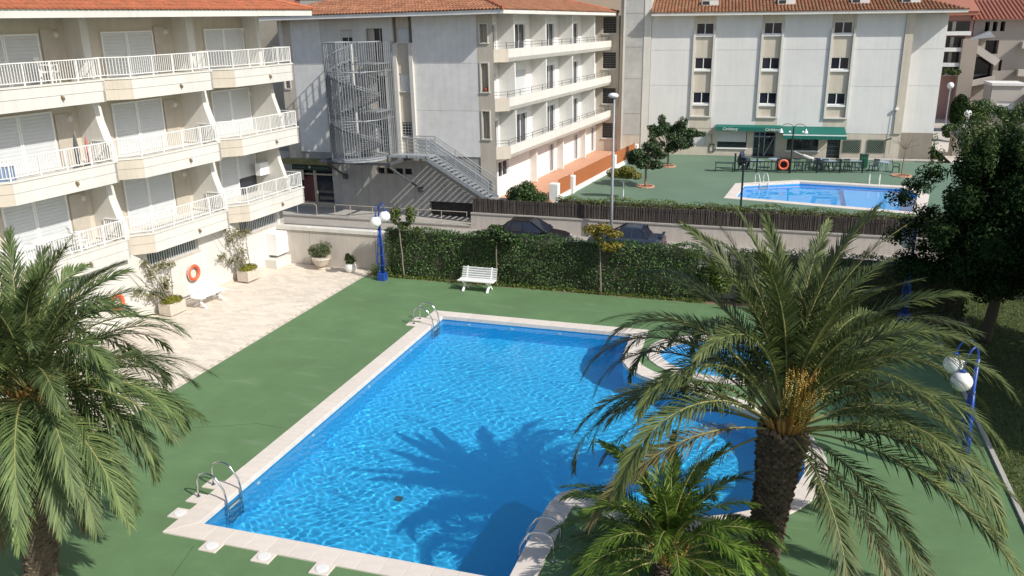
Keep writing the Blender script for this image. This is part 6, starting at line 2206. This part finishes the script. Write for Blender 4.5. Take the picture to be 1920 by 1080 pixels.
big = make_palm('big palm with an arching crown and orange fruit standing beside the round pool bay', (0.30, 15.80, 0), (0.50, 15.85, 2.95), 0.30, 0.38, L_PALM, 88, 3, 4.6, 11, thin=((192, 262, 36), (0, 16, 58), (352, 360, 50), (148, 186, 46)), clear=40, minel=14, pet=0.19, curl=1.55, b2=112,
                stub=620, leafL=0.52, dens=0.027, wid=0.029, b0=34, b1=86, upw=1.0, maxel=88, custom=((172, 15, 85, 4.2, L_PALMO), (215, 18, 80, 4.4, L_PALMO), (188, 42, 105, 4.5, L_PALM), (-12, 26, 80, 4.5, L_PALM), (-28, 16, 72, 4.7, L_PALM), (-46, 8, 78, 4.3, L_PALM), (-66, 2, 84, 3.9, L_PALM), (20, 30, 95, 4.4, L_PALM)))
# fruit bunch
m = MB()
rg = random.Random(9)
cx, cy, cz = 0.46, -0.40, 3.62
for k in range(130):
    a = rg.uniform(0, 2 * PI)
    rr_ = rg.uniform(0.0, 0.40)
    e = Vector((cx + rr_ * math.cos(a), cy + rr_ * math.sin(a) * 0.8, cz + rg.uniform(0.15, 0.85)))
    ln = rg.uniform(0.15, 0.80) * (1.15 - 1.2 * rr_)
    for j in range(int(ln / 0.045)):
        p = e + Vector((rg.uniform(-.012, .012), rg.uniform(-.012, .012), -0.045 * j))
        r = 0.02
        m.add([(p.x - r, p.y, p.z), (p.x, p.y - r, p.z), (p.x + r, p.y, p.z), (p.x, p.y + r, p.z), (p.x, p.y, p.z + r), (p.x, p.y, p.z - r)], [(0, 1, 4), (1, 2, 4), (2, 3, 4), (3, 0, 4), (1, 0, 5), (2, 1, 5), (3, 2, 5), (0, 3, 5)])
m.build('fruit_bunch', FRUIT, big, kind='stuff')
m = MB()
for k in range(7):
    a = k * 0.9
    m.tube([(0.25, -0.1, 2.95), (cx + 0.12 * math.cos(a), cy + 0.1 * math.sin(a), cz + 0.3), (cx + 0.25 * math.cos(a), cy + 0.2 * math.sin(a), cz + 0.85)], [0.035, 0.02, 0.008], 5)
m.build('fruit_stalk', mat('orange stalk', (0.45, 0.20, 0.03), 0.6, 0.1, 5), big)

make_palm('palm with a dense pale green crown at the left edge of the picture', (-13.50, 11.15, 0), (-12.95, 11.25, 3.9), 0.30, 0.36, L_PALML, 84, 3, 3.15, 5, curl=1.35, b2=100, stub=560, leafL=0.56, dens=0.028, wid=0.029, clear=14, b0=30, b1=75, upw=1.15, maxel=84, minel=4,
          custom=((0, 30, 80, 3.2, None), (20, 22, 70, 3.1, None), (40, 38, 85, 3.3, None), (-20, 5, 75, 3.4, None), (60, 20, 70, 3.1, None), (-80, -5, 70, 3.0, None), (-100, -10, 66, 2.9, None), (-66, -15, 60, 2.7, L_PALMO), (-40, 12, 85, 3.2, None), (-55, 0, 80, 3.0, None), (-28, 0, 78, 3.1, None), (-50, 35, 110, 3.6, None), (-35, 40, 112, 3.6, None), (-10, -5, 70, 3.0, None), (-90, 10, 85, 3.2, None)))
make_palm('low young palm with bright green fronds below the big palm', (-1.48, 14.45, 0), (-1.45, 14.45, 0.55), 0.20, 0.22, L_PALMY, 52, 0, 2.55, 23, stub=90, leafL=0.38, dens=0.026, wid=0.028, maxel=82, minel=4, b0=40, b1=55, bulge=0.0)

# ================================================================== DISTANT HOUSES
FARW = mat('distant beige render', (0.34, 0.30, 0.26), 0.9, 0.06, 0.5)
FARL = mat('distant pale render', (0.46, 0.42, 0.37), 0.9, 0.06, 0.5)
FART = mat('distant tan pier', (0.34, 0.285, 0.235), 0.9, 0.05, 0.5)
FARP = mat('distant pink render', (0.42, 0.25, 0.22), 0.9, 0.06, 0.5)
FARR = mat('distant roof tiles', (0.36, 0.14, 0.09), 0.9, 0.12, 3)
Y0 = 108.0
h = thing('apartment_building', 'distant beige block with stepped white balconies beyond the white building', 'building', (0, Y0, 0))
MB().box(10, 19.1, 0.4, 12, -0.5, 10.9).build('wall', FARP, h)
zs = [(10.35, 9.23), (8.75, 7.52), (7.10, 5.91), (5.5, 4.94)]
for i, (zt, zb_) in enumerate(zs):
    x1 = 18.75 if i == 0 else 18.4
    MB().box(10, x1, 0.28, 0.39, zb_, zt - 0.1).build('window_band', GLASS, h)
    for x in (15.6, 17.0):
        MB().box(x, x + 0.35, 0.2, 0.27, zb_, zt - 0.1).build('shutter', FARL, h)
    MB().box(10, x1, -1.0, 0.27, zb_ - 0.42, zb_ - 0.01).build('balcony', WHITE, h)
MB().box(18.06, 19.55, -1.2, 0.2, -0.5, 8.4).build('tan_pier', FART, h)
MB().box(10, 19.2, -1.2, 0.39, 10.9, 11.3).build('eaves', FARR, h)
MB().add([(9, -1.3, 11.31), (19.3, -1.3, 11.31), (19.3, 6, 13.2), (9, 6, 13.2)], [(0, 1, 2, 3)]).build('roof', FARR, h)
h = thing('apartment_building', 'distant beige stair house with red roof and dark open stairwell', 'building', (0, Y0 + 0.5, 0))
MB().wall(19.2, 30, -0.5, 10.4, 0, [(20.3, 20.75, 9.2, 10.2), (21.05, 21.5, 9.2, 10.2), (21.8, 22.25, 9.2, 10.2), (20.6, 21.9, 6.8, 8.25), (19.6, 21.7, 3.9, 6.5), (22.2, 22.5, 5.0, 6.2)], 1.2).build('wall', FARW, h)
MB().box(19.2, 30, 1.25, 8, -0.5, 10.39).build('back_wall', GLASS, h)
MB().bar((19.3, -0.5, 7.6), (21.9, -0.5, 5.9), 0.9, 0.75).bar((19.3, -0.5, 3.6), (21.9, -0.5, 4.2), 0.9, 0.6).build('stair_flight', FARL, h)
MB().add([(18.6, -1.3, 8.35), (21.2, -1.3, 8.6), (20.6, -1.3, 9.25), (18.6, 0, 8.35), (21.2, 0, 8.6), (20.6, 0, 9.25)], [(0, 1, 2), (5, 4, 3), (0, 3, 4, 1), (1, 4, 5, 2), (2, 5, 3, 0)]).build('stair_roof', STEEL, h)
q = MB().add([(18.9, -0.9, 10.42), (31, -0.9, 10.42), (31, 7, 12.6), (18.9, 7, 12.6)], [(0, 1, 2, 3)]).build('roof', FARR, h)
tile_field('roof_tiles', q, (18.9, -0.95, 0), (1, 0, 0), (0, 1, 0), 12, lambda u: 8.0, 10.42, rad(15.4), FARR, pitch=0.42, rad_=0.15, rows=19, seg=4)
for z in (8.1, 5.2, 2.4):
    MB().box(24.0, 30, -1.0, -0.01, z - 0.7, z).build('balcony', FARL, h)
h = thing('small_house', 'distant low cream house front with a shuttered window', 'building', (0, Y0 - 6, 0))
MB().wall(20.6, 23.6, -0.5, 3.85, 0, [(21.3, 22.9, 1.35, 2.25)], 0.2).box(20.6, 23.6, 0.21, 4, -0.5, 3.84).build('wall', FARL, h)
MB().box(21.3, 22.9, 0.1, 0.15, 1.35, 2.25).build('shutter', WHITE, h)
MB().box(21.2, 23.0, -0.1, 0.05, 1.2, 1.34).build('sill', WHITE, h)
MB().box(20.5, 23.7, -0.2, 4, 3.851, 4.1).build('parapet', WHITE, h)
MB().box(23.61, 25.5, -1.0, 3, -0.5, 3.0).build('side_wing', FARW, h)
h = thing('apartment_building', 'distant tan building showing above the tiled roof beside the lift tower', 'building', (0, 96, 0))
MB().box(-27, -16, 0, 10, -0.5, 16.5).build('wall', mat('distant tan render', (0.52, 0.40, 0.29), 0.9, 0.05, 0.5), h)
for k in range(5):
    MB().box(-26 + 2.1 * k, -25 + 2.1 * k, -0.05, -0.01, 13.4, 14.8).build('window', GLASS, h)
h = thing('house_row', 'row of distant pink houses with red roofs on the skyline', 'houses', (0, 150, 0))
for k in range(9):
    x = -8 + k * 6.2
    zt = 12.0 + 0.5 * math.sin(k * 2.2)
    w = MB().box(x, x + 5.9, 0, 6, -0.5, zt).build('house_wall', FARP, h)
    MB().add([(x - .3, -0.5, zt), (x + 6.2, -0.5, zt), (x + 6.2, 3, zt + 1.5), (x - .3, 3, zt + 1.5), (x + 6.2, 6.5, zt), (x - .3, 6.5, zt)], [(0, 1, 2, 3), (3, 2, 4, 5), (0, 3, 5), (1, 4, 2)]).build('roof', FARR, w)
h = thing('house_row', 'second row of distant beige houses filling the skyline behind the first', 'houses', (0, 230, 0))
for k in range(22):
    x = -150 + k * 14
    zt = 17 + 1.8 * math.sin(k * 1.7)
    w = MB().box(x, x + 13.5, 0, 9, -0.5, zt).build('house_wall', FARL if k % 2 else FARW, h)
    MB().add([(x - .4, -0.6, zt), (x + 13.9, -0.6, zt), (x + 13.9, 4, zt + 2), (x - .4, 4, zt + 2), (x + 13.9, 9.6, zt), (x - .4, 9.6, zt)], [(0, 1, 2, 3), (3, 2, 4, 5), (0, 3, 5), (1, 4, 2)]).build('roof', FARR, w)
gw_ = thing('garden_wall', 'low tan garden wall by the pale path beyond the far court', 'wall', (0, 92, 0))
for k in range(3):
    MB().box(17.2 + k * 3, 20.15 + k * 3, 0, 0.3, -0.3, 0.7).build('wall_panel', FART, gw_)
g2 = thing('shed', 'small dark shed and low fence behind the right corner of the white building', 'shed', (0, 76, 0))
MB().box(13.2, 14.6, 0, 2, -0.1, 1.6).build('shed_wall', FARW, g2)
MB().box(13.1, 14.7, -0.1, 2.1, 1.61, 1.72).build('shed_roof', STEELD, g2)
for k in range(10):
    MB().box(14.8 + 0.14 * k, 14.88 + 0.14 * k, 0.0, 0.04, -0.1, 1.3).build('fence_slat', BARKD, g2)
for lab, loc, hh_, r in (('thin white globe lamp far behind beside the dark cypress', (16.3, 100, -0.3), 3.9, 0.34), ('big white globe lamp rising over the top of the dark tree', (13.74, 75, 0), 3.2, 0.27)):
    t = thing('globe_lamp', lab, 'lamp', loc, 0, 'distant globe lamps')
    MB().tube([(0, 0, 0), (0, 0, hh_)], 0.07, 7).build('pole', STEEL, t)
    MB().sphere((0, 0, hh_ + r), r, 16, 10).build('globe', GLOBE, t, smooth=True)
    MB().lathe([(0.12, 0), (0.12, 0.05), (0.07, 0.1)], (0, 0, hh_ - 0.12), 8).build('collar', STEEL, t)
tree('cypress', 'dark rounded cypress beside the distant thin lamp', (16.75, 96, -0.3), 0.6, 0.12, [(0, 0, 2.0, 0.85, 0.8, 1.7)], 2600, 0.24, L_DARK, BARKD, shell=0.4)
BG = 'distant garden shrubs'
for lab, x, y, s, mm in (('distant leafy shrub in front of the tan pier', 18.4, 97, 1.3, L_SHRUB), ('distant leafy shrub left of the small cream house', 19.6, 98, 1.2, L_FIG), ('distant low shrub below the shuttered window', 21.5, 99, 1.0, L_SHRUB),
                         ('distant shrub at the right picture edge', 24.0, 98, 1.3, L_FIG), ('distant shrub at the corner of the white building', 15.0, 88, 0.8, L_SHRUB)):
    tree('garden_shrub', lab, (x, y, -0.3), 0.5, 0.08, clumps((0, 0, 1.3 * s), (1.1 * s, 0.8, 0.8 * s), 7, 0.6 * s, int(x * 10)), 1800, 0.24, mm, BARKD, cat='shrub', group=BG)
tree('balcony_plants', 'green trailing plants on the lowest white balcony of the distant block', (16.9, 106.6, 4.5), 0.1, 0.03, [(-0.8, 0, 0.5, 0.9, 0.3, 0.4), (0.6, 0, 0.45, 0.8, 0.3, 0.35)], 1300, 0.2, L_TIP, BARK, cat='plant')
# small things half hidden under the right palm fronds
t = thing('garden_hose', 'coil of green hose lying by the foot of the right blue lamp', 'hose', (4.05, 21.7, 0))
pts = [(0.22 * math.cos(a) * (1 + 0.05 * math.sin(3 * a)), 0.22 * math.sin(a), 0.03 + 0.008 * a) for a in [i * 0.35 for i in range(60)]]
MB().tube(pts, 0.014, 5).build('hose_coil', mat('bright green hose', (0.01, 0.32, 0.14), 0.5), t)
